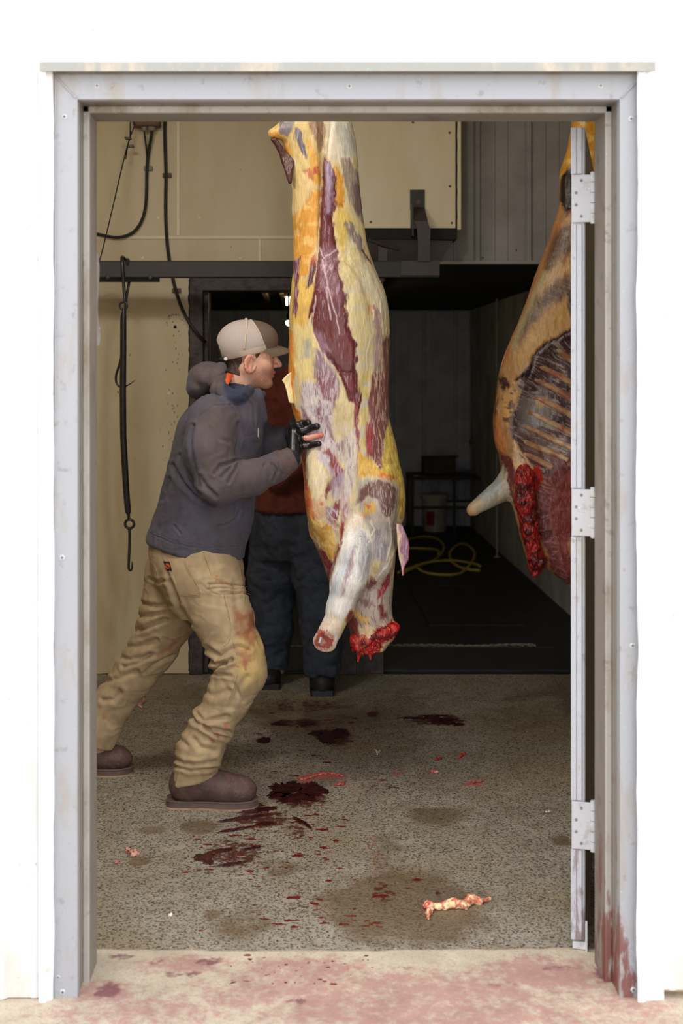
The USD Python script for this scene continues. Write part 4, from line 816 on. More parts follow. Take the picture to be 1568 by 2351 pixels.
    for q in ([(760, 1270), (730, 1560), (660, 1740)], [(820, 1380), (760, 1600), (690, 1760)], [(640, 1260), (560, 1560), (500, 1740)], [(820, 1200), (800, 1330), (830, 1290)]): s.line(q, (232, 228, 222), 1.5, .7, .0006)
    s.patch([(440, 1960), (520, 1870), (620, 1880), (600, 1990), (560, 1960), (480, 1975)], (220, 198, 174), 6)
    # elbow side, brisket and neck
    s.patch([(790, 1120), (960, 1160), (1040, 1140), (1060, 1360), (960, 1560), (870, 1620), (850, 1480), (850, 1300)], (176, 168, 160), 7)
    s.patch([(850, 1180), (920, 1200), (960, 1300), (940, 1440), (880, 1420), (850, 1280)], (126, 116, 120), 7, .9, streak=(176, 168, 166))
    s.patch([(860, 1430), (930, 1440), (900, 1530), (850, 1560)], (204, 178, 110), 7, .8)
    s.patch([(980, 1360), (1050, 1340), (1010, 1640), (980, 1800), (960, 1560)], (206, 188, 158), 6)
    for q in ([(1040, 1330), (960, 1480), (880, 1580), (780, 1660)], [(980, 1100), (1000, 1260), (960, 1420)], [(840, 1130), (870, 1190), (850, 1240)], [(990, 1190), (1050, 1180)]): s.line(q, (220, 206, 186), 2.2, .85, .0012)
    s.patch([(740, 1660), (1000, 1500), (1010, 1800), (1000, 1900), (860, 1960), (760, 2020), (700, 1760)], (180, 162, 150), 7, streak=(128, 90, 88), st=(.58, .68))
    s.patch([(800, 1620), (860, 1560), (880, 1620), (830, 1660)], (112, 60, 60), 5); s.patch([(900, 1660), (970, 1540), (990, 1580), (960, 1680), (900, 1720)], (152, 50, 56), 4, streak=(190, 120, 120))
    s.patch([(905, 1790), (950, 1770), (955, 1860), (920, 1890)], (118, 42, 46), 4); s.patch([(760, 1700), (850, 1740), (880, 1800), (800, 1790)], (118, 70, 68), 5, .8, streak=(180, 160, 150))
    s.patch([(650, 1880), (710, 1770), (760, 2060), (730, 2110), (690, 2030)], (120, 50, 46), 4, streak=(150, 80, 70))
    s.patch([(715, 1780), (760, 1830), (830, 1890), (820, 1930), (760, 1890), (720, 1850)], (216, 176, 92), 4)
    s.patch([(740, 1940), (830, 1930), (870, 1980), (850, 2060), (770, 2080)], (230, 200, 158), 5)
    s.patch([(870, 1960), (1060, 1880), (1080, 2000), (930, 2080), (870, 2200), (700, 2250), (690, 2060), (780, 2070), (850, 2050)], (176, 34, 30), 5, mott=(110, 20, 20), mt=(.52, .6))
    # cut face of the leg
    s.patch([(470, 1975), (540, 1965), (570, 2010), (560, 2090), (500, 2150), (420, 2140), (385, 2060), (420, 2000)], (206, 150, 138), 3, mott=(176, 76, 70), mt=(.45, .55), streak=(232, 212, 196), st=(.58, .64))
    s.line([(425, 2010), (390, 2060), (430, 2140), (500, 2150), (565, 2090), (570, 2010), (520, 1972)], (226, 196, 174), 3.2, .9)
    s.patch([(450, 1990), (500, 2000), (540, 2040), (500, 2060), (450, 2040)], (150, 60, 56), 4, .8)
paint_A(pa)
raw = fbm(VA * np.array([70, 70, 16.]), 4, 61) - .5; lump = fbm(VA * np.array([20, 20, 8.]), 3, 77) - .5
bloody = pa.mask([(860, 1950), (1060, 1880), (1080, 2010), (930, 2090), (870, 2210), (690, 2250), (680, 2050), (850, 2040)], 6)
VA2 = VA + nA * (pa.rel + raw * .0045 * (1 - .6 * pa.mask(LEGPOLY, 8)) + lump * .007 + bloody * (fbm(VA * 90, 3, 31) - .5) * .03)[:, None]
side = thing('beef_side', 'hanging side of beef with yellow fat and red muscle, pushed by the capped person', 'side of beef', P(780, 1500, YA))
obj('trunk', trimesh.Trimesh(VA2, mA.faces, process=False), 'beef_flesh', side, smooth=True, attrs=dict(tint=pa.done()))
def meat_part(name, parent, f, lo, hi, h, base, paint=None, seed=3, amp=.004, look='beef_flesh', label=None, fq=60):
    m = nets(f, lo, hi, h); n = vnormals(m); v = np.array(m.vertices); p = Paint(v, base, seed)
    if paint: paint(p)
    v = v + n * (p.rel + (fbm(v * np.array([fq, fq, fq * .4]), 4, seed + 2) - .5) * amp)[:, None]
    return obj(name, trimesh.Trimesh(v, m.faces, process=False), look, parent, smooth=True, label=label, attrs=dict(tint=p.done()))
def chain(p, pts, k=.01, flat=None):
    d = None
    for (A, ra), (B, rb) in zip(pts[:-1], pts[1:]):
        e = cone(p, A, B, ra, rb, flat); d = e if d is None else smin(d, e, k)
    return d
def flap_paint(s):
    s.conv = cB; s.patch([(1040, 1150), (1062, 1160), (1080, 1330), (1085, 1500), (1060, 1420), (1045, 1300)], (226, 192, 156), 3)
    s.put(sstep(s.fib, .55, .68) * .7, (214, 190, 206)); s.line([(1130, 1260), (1142, 1340), (1140, 1410), (1095, 1500), (1090, 1550)], (176, 50, 70), 3, .8)
def slab(poly, Y, t, r, tilt=0.0):
    q = np.array([P(u, v, Y)[[0, 2]] for u, v in poly]); c = q.mean(0)
    def f(p):
        d2 = poly_sd(p[:, [0, 2]], q) + r; yy = np.abs(p[:, 1] - Y - tilt * (p[:, 0] - c[0]) - .006 * np.sin(p[:, 2] * 40)) - t + r
        return np.sqrt(np.maximum(d2, 0) ** 2 + np.maximum(yy, 0) ** 2) + np.minimum(np.maximum(d2, yy), 0) - r
    lo = np.array([q[:, 0].min() - .012, Y - .04, q[:, 1].min() - .012]); hi = np.array([q[:, 0].max() + .012, Y + .04, q[:, 1].max() + .012]); return f, lo, hi
meat_part('hanging_flap', side, *slab([cB(q) for q in ((1036, 1145), (1085, 1155), (1130, 1265), (1143, 1330), (1138, 1430), (1102, 1490), (1100, 1550), (1084, 1552), (1078, 1480), (1060, 1420), (1046, 1300))], 1.515, .011, .006, .3), .0024, (168, 122, 146), flap_paint, label='pink pointed flap of meat hanging at the right edge', fq=90)
meat_part('muscle_flap', side, *slab([cA(q) for q in ((84, 235), (130, 215), (200, 320), (300, 430), (295, 490), (278, 520), (272, 635), (243, 632), (222, 560), (180, 420), (130, 300))], YA - .05, .012, .007, -.2), .0026, (74, 34, 34), None, label='dark red flap at the top left edge', fq=90, amp=.008)
meat_part('fat_flap', side, *slab([(676, 848), (660, 860), (647, 873), (653, 882), (658, 900), (664, 924), (678, 928)], 1.570, .010, .004, .3), .0022, (222, 202, 150), None, fq=90, amp=.005)
def gory(p):
    d = None
    for i, (u, v, r, y) in enumerate(((824, 1478, .026, 1.58), (838, 1470, .024, 1.55), (852, 1466, .026, 1.56), (868, 1458, .026, 1.55), (884, 1450, .026, 1.55), (900, 1446, .022, 1.56), (908, 1440, .016, 1.58), (845, 1486, .02, 1.56), (862, 1478, .018, 1.56), (816, 1468, .02, 1.57))):
        e = ellip(p, P(u, v, y), (r, r * .9, r)); d = e if d is None else smin(d, e, .008)
    for a, b in (((824, 1488), (822, 1518)), ((846, 1490), (851, 1514)), ((833, 1490), (834, 1504))): d = smin(d, cone(p, P(*a, 1.56), P(*b, 1.56), .013, .0035), .008)
    return d
meat_part('severed_neck', side, gory, (.14, 1.48, .46), (.40, 1.66, .62), .0026, (186, 34, 28), lambda s: (s.put(sstep(s.mott, .5, .62), (104, 18, 18)), s.put(sstep(s.w1, .1, .2) * .8, (216, 120, 96))), amp=.018, fq=120, label='bright red bloody stump of the neck')
bone = P(735, 1470, 1.405); obj('bone_splinter', tube([P(733, 1476, 1.425), P(737, 1463, 1.428)], [.0045, .0035], 8), 'hinge_steel', side, label='white bone splinter in the cut leg end')
# --- the second side, cavity towards the door
YC = 2.25
rows = [(120, 1330, 1352, .04), (240, 1316, 1372, .045), (300, 1311, 1380, .055), (345, 1302, 1384, .06), (400, 1284, 1392, .065), (470, 1284, 1396, .07), (500, 1276, 1402, .075), (555, 1260, 1412, .085), (600, 1241, 1420, .09), (640, 1226, 1428, .10), (700, 1206, 1440, .10), (740, 1190, 1448, .105),
        (800, 1164, 1460, .11), (850, 1147, 1470, .11), (900, 1138, 1474, .11), (960, 1132, 1474, .11), (1010, 1134, 1470, .11), (1050, 1147, 1462, .11), (1090, 1153, 1452, .105), (1130, 1165, 1444, .10), (1180, 1182, 1436, .095), (1220, 1194, 1428, .09), (1250, 1206, 1420, .085), (1280, 1236, 1410, .08), (1305, 1254, 1400, .07), (1325, 1280, 1390, .055), (1342, 1305, 1375, .03)]
rz, rl, rr, rb_ = col_tab(rows, YC)
CAV = [cC(p) for p in ((600, 1060), (460, 1130), (390, 1210), (330, 1290), (290, 1420), (280, 1540), (310, 1660), (400, 1760), (470, 1800), (600, 1660), (760, 1660), (900, 1500), (900, 1150), (760, 1000))]
CAVm = np.array([P(u, v, YC - .1)[[0, 2]] for u, v in CAV])
def f_beef2(p):
    z = p[:, 2]; xl, xr, b = soft_interp(z, rz, rl), soft_interp(z, rz, rr), soft_interp(z, rz, rb_)
    cx, a = (xl + xr) / 2, (xr - xl) / 2; q = np.stack([(p[:, 0] - cx) / a, (p[:, 1] - YC) / b], 1); d = ((np.abs(q) ** 2.4).sum(1) ** (1 / 2.4) - 1) * np.minimum(a, b)
    d = np.maximum(np.maximum(d, rz[0] - z), z - rz[-1])
    d = smin(d, cone(p, P(1176, 1108, YC - .02), P(1086, 1170, YC - .07), .054, .026), .03)                       # foreleg
    d = smax(d, -cone(p, P(1305, 410, YC - .08), P(1306, 470, YC - .08), .034, .030), .008)                        # dark pelvic opening
    d = smin(d, cone(p, P(1195, 1090, YC - .06), P(1228, 1300, YC - .05), .05, .028), .03)
    return d
mC = nets(f_beef2, (.62, 2.05, .50), (1.52, 2.42, 2.70), .0034); nC = vnormals(mC); VC = np.array(mC.vertices); pc = Paint(VC, (172, 128, 80), 71, cC, -1.15)
cavd = np.full(len(VC), .2); kf = (VC[:, 1] < YC - .02); cavd[kf] = poly_sd(VC[kf][:, [0, 2]], CAVm)
cav = sstep(-cavd, 0, .09)
def paint_C(s):
    s.put(sstep(s.w1, .0, .2) * .6, (170, 112, 62)); s.put(sstep(s.w2, .05, .2) * .5, (196, 160, 110))
    s.patch([(500, -200), (700, -200), (700, 280), (560, 270), (520, 320), (530, 200)], (214, 152, 50), 5, mott=(226, 190, 100))
    s.patch([(528, 300), (560, 270), (640, 260), (640, 500), (560, 500), (520, 420)], (34, 22, 22), 4)
    s.patch([(575, 470), (600, 440), (600, 500), (560, 500)], (176, 100, 90), 3, .8)
    s.patch([(480, 500), (530, 520), (430, 760), (330, 1000), (250, 1230), (215, 1240), (320, 1000), (430, 680)], (190, 124, 74), 6)
    s.patch([(480, 620), (520, 560), (600, 560), (600, 640), (540, 700), (480, 790), (430, 810), (460, 700)], (72, 48, 44), 12, .85, streak=(110, 84, 64))
    s.patch([(440, 780), (470, 790), (400, 960), (340, 1120), (290, 1180), (280, 1140), (350, 980)], (172, 154, 116), 7)
    s.patch([(470, 860), (560, 800), (600, 800), (590, 860), (510, 920), (450, 960), (410, 1010), (370, 1090), (330, 1170), (320, 1120), (370, 1000), (410, 910)], (76, 58, 56), 12, .85, streak=(130, 108, 84))
    s.patch([(550, 900), (590, 840), (600, 1030), (570, 1010)], (70, 40, 44), 4)
    s.patch([(400, 1020), (560, 900), (570, 1040), (450, 1130), (330, 1250), (300, 1200)], (180, 138, 76), 7)
    s.patch([(215, 1290), (260, 1290), (280, 1330), (240, 1360)], (60, 30, 30), 4); s.patch([(195, 1330), (215, 1320), (215, 1520), (225, 1640), (200, 1560)], (104, 54, 44), 4)
    s.patch([(200, 1500), (230, 1480), (260, 1650), (290, 1720), (230, 1680), (200, 1600)], (196, 122, 70), 5)
    cavp = [(600, 1060), (460, 1130), (390, 1210), (330, 1290), (290, 1420), (280, 1540), (310, 1660), (400, 1760), (470, 1800), (600, 1660), (800, 1660), (900, 1500), (900, 1150), (760, 1000)]
    s.patch(cavp, (84, 56, 58), 4, streak=(160, 150, 140), st=(.5, .64), mott=(52, 34, 38), mt=(.52, .62))
    s.patch([(330, 1400), (480, 1380), (500, 1520), (330, 1560)], (150, 144, 138), 16, .6); s.patch([(330, 1560), (560, 1600), (520, 1700), (360, 1700)], (120, 88, 84), 12, .6)
    s.patch([(410, 1410), (470, 1400), (480, 1440), (430, 1450)], (190, 146, 60), 6, .8)
    s.patch([(240, 1400), (290, 1330), (330, 1350), (300, 1460), (280, 1540), (245, 1520)], (196, 150, 84), 5, mott=(92, 50, 46), mt=(.5, .6))
    s.line([(600, 1060), (520, 1100), (460, 1130), (390, 1200), (372, 1290), (310, 1300)], (40, 18, 18), 4.5, 1, -.006)
    s.patch([(225, 1650), (300, 1700), (330, 1760), (300, 1860), (330, 2050), (370, 2240), (330, 2000), (270, 1850), (240, 1740)], (104, 44, 44), 5)
    s.patch([(310, 1720), (430, 1730), (450, 1790), (400, 1900), (410, 2060), (470, 2250), (380, 2290), (345, 2050), (310, 1860)], (172, 30, 24), 5, mott=(96, 16, 16), mt=(.5, .58), rise=.008)
    s.patch([(420, 1820), (500, 1700), (620, 1640), (640, 2320), (560, 2310), (480, 2240), (420, 2060), (400, 1920)], (116, 52, 52), 5, mott=(84, 34, 36), streak=(170, 110, 104), st=(.6, .7))
    s.patch([(490, 1880), (620, 1700), (640, 2300), (560, 2250), (510, 2080), (480, 1960)], (124, 50, 48), 5, mott=(150, 74, 66))
    s.line([(620, 1730), (540, 1790), (480, 1860), (475, 1960), (500, 2080), (530, 2200), (560, 2290)], (160, 90, 82), 4.0, .45)
    for k, (a, b) in enumerate((((590, 1680), (560, 1700)), ((545, 1690), (565, 1750)), ((510, 1720), (530, 1780)), ((470, 1790), (500, 1830)), ((440, 1830), (470, 1870)), ((425, 1900), (470, 1920)), ((418, 1970), (470, 1970)), ((425, 2040), (480, 2030)), ((445, 2110), (495, 2085)), ((465, 2180), (515, 2140)), ((500, 2240), (540, 2200)))): s.line([a, ((a[0] + b[0]) / 2, (a[1] + b[1]) / 2 + 6), b], (170, 116, 106), 1.4, .4, .001)
    for a, b in (((500, 1880), (590, 1850)), ((495, 1930), (590, 1920)), ((510, 2000), (590, 1990)), ((520, 2070), (590, 2090)), ((540, 2150), (590, 2160))): s.line([a, ((a[0] + b[0]) / 2, a[1] + 14), b], (150, 84, 78), 1.6, .4)
    s.patch([(560, 2100), (600, 2080), (600, 2150), (570, 2170)], (206, 150, 110), 5, .8)
    s.patch([(295, 1610), (330, 1640), (350, 1730), (325, 1770), (290, 1700)], (222, 186, 146), 4, rise=.004); s.line([(315, 1630), (350, 1680), (385, 1740)], (206, 160, 110), 3.5, .9, .003)
    s.patch([(250, 1740), (60, 1900), (50, 2010), (110, 2010), (290, 1910), (275, 1800)], (186, 176, 152), 4)
    s.patch([(240, 1780), (130, 1870), (110, 1900), (190, 1890), (240, 1840)], (164, 176, 182), 8, .8); s.patch([(60, 1920), (120, 1910), (110, 2010), (60, 1990)], (206, 168, 126), 6)
paint_C(pc)
V2 = VC + nC * (pc.rel + (fbm(VC * np.array([60, 60, 22.]), 4, 13) - .5) * .006)[:, None]; V2[:, 1] += cav * .045
side2 = thing('beef_side', 'darker split side of beef hanging behind the opened door, rib cage facing out', 'side of beef', P(1240, 1335, YC))
obj('trunk', trimesh.Trimesh(V2, mC.faces, process=False), 'beef_flesh', side2, smooth=True, attrs=dict(tint=pc.done()))
from scipy.spatial import cKDTree
kd = cKDTree(V2[kf][:, [0, 2]] * 1.0); yfront = V2[kf][:, 1]
for k, (a, c, b) in enumerate((((478, 1136), (530, 1170), (620, 1240)), ((385, 1228), (490, 1270), (640, 1360)), ((372, 1296), (480, 1340), (640, 1440)), ((375, 1388), (480, 1425), (640, 1520)), ((340, 1452), (450, 1500), (630, 1602)), ((318, 1522), (430, 1570), (610, 1660)), ((298, 1592), (400, 1632), (560, 1700)), ((306, 1662), (390, 1690), (490, 1742)))):
    pts = resample([P(*cC(q), YC - .08) for q in (a, c, b)], .008)
    _, ii = kd.query(pts[:, [0, 2]], k=6); pts[:, 1] = np.median(yfront[ii], 1) + .0065
    pts[:, 1] = np.convolve(np.pad(pts[:, 1], 4, mode='edge'), np.ones(9) / 9, 'valid')
    rb = tube(pts, [.006, .0120, .0145, .014, .013], 12); v = np.array(rb.vertices); v[:, 1] += .006 * np.exp(-np.arange(len(v)) / 60.0); p = Paint(v, (170, 130, 94), 80 + k)
    p.put(sstep(p.mott, .46, .60) * .8, (140, 78, 66)); p.put(sstep(p.w1, .02, .2) * .6, (206, 186, 150))
    obj('rib', trimesh.Trimesh(v + vnormals(rb) * ((fbm(v * 70, 3, k) - .5) * .005)[:, None], rb.faces, process=False), 'beef_ribs', side2, smooth=True, attrs=dict(tint=p.done()))
meat_part('severed_neck', side2, lambda p: chain(p, [(P(1204, 1090, 2.15), .036), (P(1206, 1150, 2.14), .038), (P(1216, 1220, 2.15), .030), (P(1232, 1290, 2.16), .026), (P(1228, 1318, 2.16), .010)], .02), (.84, 2.06, .58), (1.04, 2.24, 1.16), .003, (160, 28, 24), lambda s: s.put(sstep(s.mott, .48, .58), (84, 14, 14)), amp=.026, fq=90, label='raw red neck muscle hanging below the ribs')
for sd_, uu, Yq in ((side, (730, 720), YA), (side2, (1341, 1341), YC)):
    b0 = P(uu[0], 125, Yq); b0[2] = 2.60; obj('hanging_rod', cat(cyl(b0, (b0[0], b0[1], 3.5), .012), tube([b0 + (-.07, 0, -.02), b0 + (0, 0, .02), b0 + (.07, 0, -.02)], .012, 8)), 'worn_iron', sd_)
# ---------------------------------------------------------------- people
def m_cloth(name, rough=.85, weave=700, bump=.25, lift=(226, 214, 190), speck=None, sheen=.0):
    g = Graph(); o = g('texture_coordinate')('object'); a = g('attribute', attribute='tint')('color')
    f = g.noise(weave, o, 2); b = g.noise(16, o, 5, .62)
    c = g('hsv', hue=.5, saturation=1.0, value=g('map_range', value=f, from_min=.3, from_max=.7, to_min=.86, to_max=1.12)('result'), fac=1.0, color=a)('color')
    if speck: c = g.mix(g.math('multiply', g.step(g.noise(330, o, 2), .72, .75), .7), c, lin(speck))
    finish(name, g, base_color=c, roughness=rough, normal=g.bump(g.math('add', g.math('multiply', f, .35), b), bump, .003), sheen_weight=sheen, specular_ior_level=.25)
m_cloth('fleece', speck=(150, 140, 136), sheen=.05); m_cloth('canvas', weave=900); m_cloth('denim'); m_cloth('boot_leather', .55, 120, .35)
g_ = Graph(); n_ = g_.noise(60, None, 4); finish('nitrile', g_, base_color=(.008, .008, .009), roughness=.30, normal=g_.bump(n_, .25, .003), specular_ior_level=.5)
m_plain('rubber_sole', (88, 70, 66), .7, c2=(106, 86, 76)); m_plain('pale_sole', (186, 160, 132), .7, c2=(140, 96, 84)); m_plain('thread', (146, 116, 82), .8); m_plain('brown_leather', (96, 60, 44), .5)
m_plain('cap_brown', (104, 86, 72), .9, c2=(84, 70, 60), scale=300, bump=.3); m_plain('cap_tape', (196, 178, 164), .9); m_plain('cap_strap', (52, 42, 38), .7)
g_ = Graph(); o_ = g_('texture_coordinate')('object'); w1_ = g_('wave_texture', vector=o_, scale=130.0, bands_direction='x', wave_type='bands')('fac'); w2_ = g_('wave_texture', vector=o_, scale=130.0, bands_direction='z', wave_type='bands')('fac')
finish('cap_mesh', g_, base_color=g_.mix(g_.step(g_.math('multiply', w1_, w2_), .25, .5), lin((182, 168, 160)), lin((136, 126, 126))), roughness=.9)
m_plain('label_orange', (216, 84, 34), .8); m_plain('patch_black', (24, 22, 24), .8); m_plain('lining_navy', (48, 52, 72), .9, c2=(40, 42, 58)); m_plain('hair_brown', (74, 54, 42), .7, c2=(50, 36, 30), scale=300, bump=.5)
def m_skin():
    g = Graph(); o = g('texture_coordinate')('object'); a = g('attribute', attribute='tint')('color'); f = g.noise(500, o, 3); b = g.noise(40, o, 4)
    c = g('hsv', hue=.5, saturation=1.0, value=g('map_range', value=f, from_min=.3, from_max=.7, to_min=.84, to_max=1.12)('result'), fac=1.0, color=a)('color')
    c = g.mix(g.math('multiply', g('attribute', attribute='beard')('fac'), g.math('multiply', g.step(g.noise(750, o, 2, stretch=(1, 1, .5)), .46, .60), .8)), c, lin((112, 70, 50)))
    finish('skin', g, base_color=c, roughness=.52, normal=g.bump(f, .2, .0015), subsurface_weight=.12, subsurface_scale=.006)
m_skin(); m_plain('eye_white', (210, 204, 196), .2); m_plain('eye_dark', (40, 32, 28), .15)
def rows_tab(rows, Y):
    r = np.array(rows, float); z = np.array([P(0, v, Y)[2] for v in r[:, 0]]); k = np.argsort(z)
    return z[k], np.array([P(u, 0, Y)[0] for u in r[:, 1]])[k], np.array([P(u, 0, Y)[0] for u in r[:, 2]])[k], r[:, 3][k]
def loft(p, T, Y, w=.012, power=2.2):
    z = p[:, 2]; xl, xr, b = (soft_interp(z, T[0], t, w) for t in T[1:])
    a = (xr - xl) / 2; q = np.stack([(p[:, 0] - (xl + xr) / 2) / a, (p[:, 1] - Y) / b], 1)
    d = ((np.abs(q) ** power).sum(1) ** (1 / power) - 1) * np.minimum(a, b)
    return np.maximum(np.maximum(d, T[0][0] - z), z - T[0][-1])
def folds(v, n, scale, seed, amp):             # soft creases running across the cloth
    w = fbm(v * 9, 3, seed) - .5
    s = fbm(np.column_stack([v[:, 0] * scale[0], v[:, 1] * scale[1], v[:, 2] * scale[2]]) + w[:, None] * 2.2, 3, seed + 1)
    return amp * (1 - np.abs(2 * s - 1) * 2.2)
YM = 1.62
Jn = lambda rows: [(P(u, v, Y), r) for u, v, Y, r in rows]
man = thing('person', 'person in tan work trousers, dark hooded jacket and trucker cap, pushing the hanging beef', 'person', P(440, 1850, 1.45))
# ---- head
yaw = math.radians(6); pit = math.radians(-4)
Hc = P(573, 812, YM)
hf = np.array([math.cos(yaw) * math.cos(pit), math.sin(yaw) * math.cos(pit), math.sin(pit)]); hl = np.cross([0, 0, 1], hf); hl /= np.linalg.norm(hl); hu = np.cross(hf, hl)
HR = np.stack([hf, hl, hu])
def H(x, y, z): return Hc + hf * x + hl * y + hu * z
def head_local(q):
    d = ellip(q, (-.014, 0, .030), (.097, .077, .086))
    d = smin(d, ellip(q, (.030, 0, -.045), (.060, .058, .075)), .03)
    for s in (-1, 1):
        d = smin(d, cone(q, (-.012, s * .054, -.058), (.062, s * .014, -.102), .017, .017), .022)
        d = smin(d, ellip(q, (.052, s * .040, -.034), (.026, .022, .024)), .02)
        d = smin(d, cone(q, (.074, s * .012, .016), (.066, s * .044, .012), .012, .010), .014)
    d = smin(d, ellip(q, (.072, 0, -.101), (.017, .020, .015)), .014)
    d = smin(d, ellip(q, (.060, 0, .03), (.022, .05, .04)), .03)
    for s in (-1, 1): d = smax(d, -ellip(q, (.090, s * .033, -.003), (.020, .017, .012)), .010)
    d = smin(d, cone(q, (.082, 0, .006), (.106, 0, -.028), .0085, .0105), .010)
    d = smin(d, ellip(q, (.107, 0, -.033), (.0115, .0105, .0095)), .006)
    for s in (-1, 1): d = smin(d, ellip(q, (.094, s * .0105, -.037), (.011, .0075, .0075)), .005)
    d = smin(d, ellip(q, (.086, 0, -.060), (.0115, .022, .0075)), .006); d = smin(d, ellip(q, (.082, 0, -.074), (.0115, .019, .0075)), .006)
    d = smax(d, -cone(q, (.100, -.016, -.0675), (.100, .016, -.0675), .0024, .0024), .003)
    for s in (-1, 1): d = smin(d, cone(q, (.074, s * .036, -.0115), (.080, s * .022, -.012), .006, .005), .006)      # lower lids
    for s in (-1, 1):                          # ears
        E = [(-.010, s * .071, -.062), (.000, s * .074, -.058)]
        ring = []
        for t in np.linspace(-.35, 1.30, 12):
            an = math.pi * (t + .12); ring.append((.003 - .018 * math.sin(an) - .003, s * (.073 + .009 * math.sin(an)), -.036 + .028 * math.cos(an)))
        e = None
        for A, B in zip(ring[:-1], ring[1:]): c = cone(q, A, B, .0052, .0050); e = c if e is None else smin(e, c, .004)
        e = smin(e, ellip(q, (-.004, s * .0735, -.058), (.010, .006, .012)), .006)
        e = smin(e, ellip(q, (-.008, s * .071, -.034), (.016, .0055, .026)), .006)
        e = smin(e, cone(q, (-.006, s * .077, -.018), (-.012, s * .078, -.045), .004, .004), .005)
        e = smax(e, -ellip(q, (.000, s * .081, -.038), (.008, .009, .012)), .004)
        d = smin(d, e, .005)
    return d
NECK = [(P(566, 860, YM), .060), (P(535, 905, YM), .066), (P(500, 960, YM), .09)]
def f_head(p): return smin(head_local((p - Hc.astype(np.float32)) @ HR.T.astype(np.float32)), chain(p, NECK, .02), .02)
mh = nets(f_head, Hc + (-.22, -.13, -.24), Hc + (.14, .13, .14), .0021)
# ---- right hand on the beef; the side's front tells how deep the fingers lie
kda = cKDTree(project(VA2[VA2[:, 1] < YA])); yA = VA2[VA2[:, 1] < YA][:, 1]
def on_beef(u, v, r):
    _, i = kda.query([[u, v]], k=40); return P(u, v, np.percentile(yA[i[0]], 20) - r * .9)
fingers = {}
def digit(kn, mid, tip, r0, r1):
    K = P(*kn); Mp, T = on_beef(*mid, r0), on_beef(*tip, r1); Q = K + (Mp - K) * .5 + np.array([0, -.010, .002]); return [(K, r0 * 1.15), (Q, r0), (Mp, r0), (T, r1)]
fingers['index'] = digit((674, 983, 1.535), (695, 972), (708, 970), .0112, .0094)
fingers['middle'] = digit((679, 995, 1.530), (707, 984), (728, 979), .0116, .0098)
fingers['ring'] = digit((684, 1010, 1.525), (712, 1005), (737, 999), .0104, .0092)
fingers['pinky'] = digit((687, 1027, 1.520), (710, 1023), (732, 1019), .0102, .0084)
wrist = P(674, 1056, 1.475)
thumb = [(P(672, 1030, 1.50), .014), (P(664, 1004, 1.535), .012), (P(668, 975, 1.585), .0095), (P(674, 958, 1.61), .008)]
def f_hand(p, ring=True, grow=0.0):
    d = None
    for k, f in fingers.items():
        if k == 'ring' and not ring: f = [f[0], (f[0][0] + (f[1][0] - f[0][0]) * .9, f[0][1])]
        e = chain(p, f, .004); d = e if d is None else smin(d, e, .0035)
        palm = cone(p, wrist, f[0][0], .0225, .0125); d = smin(d, palm, .008)
    d = smin(d, chain(p, thumb, .006), .008)
    d = smin(d, cone(p, P(656, 1066, 1.468), wrist, .027, .0235), .012)
    return d - grow
hb = (np.array([wrist[0] - .06, 1.42, wrist[2] - .05]), np.array([P(745, 0, 1.5)[0], 1.66, P(0, 945, 1.5)[2] + .02]))
mhand = nets(lambda p: f_hand(p), *hb, .0021)
mglove = nets(lambda p: f_hand(p, False, .0013), *hb, .0019)
LH = [P(708, 1000, 1.79), P(720, 985, 1.80)]
def f_left_hand(p):
    d = cone(p, P(684, 1002, 1.80), P(700, 992, 1.815), .026, .026)
    for k in range(4): d = smin(d, chain(p, [(P(698, 980 + 9 * k, 1.815), .010), (P(722, 974 + 9 * k, 1.80), .009), (P(738, 972 + 9 * k, 1.775), .008)], .004), .004)
    return smin(d, chain(p, [(P(690, 985, 1.79), .012), (P(700, 962, 1.78), .010), (P(708, 950, 1.765), .008)], .005), .008)
mlh = nets(f_left_hand, P(672, 1030, 1.70) * (1, 0, 1) + (0, 1.70, 0), P(752, 935, 1.70) * (1, 0, 1) + (0, 1.86, 0), .003)
# ---- limbs: joints shared by the body and the clothes
ARM_R = Jn([(488, 962, 1.445, .082), (476, 1035, 1.40, .075), (503, 1112, 1.385, .064), (580, 1095, 1.42, .056), (630, 1074, 1.45, .046), (664, 1057, 1.468, .041)])
ARM_L = Jn([(535, 965, 1.785, .080), (590, 1010, 1.83, .066), (634, 1022, 1.84, .058), (680, 1003, 1.805, .042)])
LEG_R = Jn([(468, 1312, 1.535, .118), (512, 1420, 1.505, .098), (543, 1500, 1.48, .086), (552, 1545, 1.465, .082), (524, 1605, 1.455, .070), (485, 1665, 1.45, .066), (458, 1725, 1.445, .070), (442, 1800, 1.44, .070)])
LEG_L = Jn([(405, 1318, 1.705, .112), (384, 1420, 1.75, .094), (349, 1492, 1.78, .080), (306, 1552, 1.80, .072), (262, 1612, 1.81, .066), (233, 1668, 1.81, .066), (222, 1705, 1.81, .066)])
TORSO = rows_tab([(880, 520, 585, .07), (905, 470, 596, .12), (930, 438, 604, .165), (965, 412, 606, .195), (1000, 403, 603, .20), (1050, 392, 598, .195), (1100, 380, 590, .19), (1150, 366, 583, .185), (1200, 349, 580, .18), (1235, 337, 570, .178), (1262, 336, 560, .176), (1300, 336, 560, .176)], YM)
PELV = rows_tab([(1215, 352, 545, .150), (1262, 343, 546, .158), (1300, 348, 558, .165), (1340, 362, 560, .16), (1380, 384, 540, .14), (1410, 410, 500, .11)], YM)
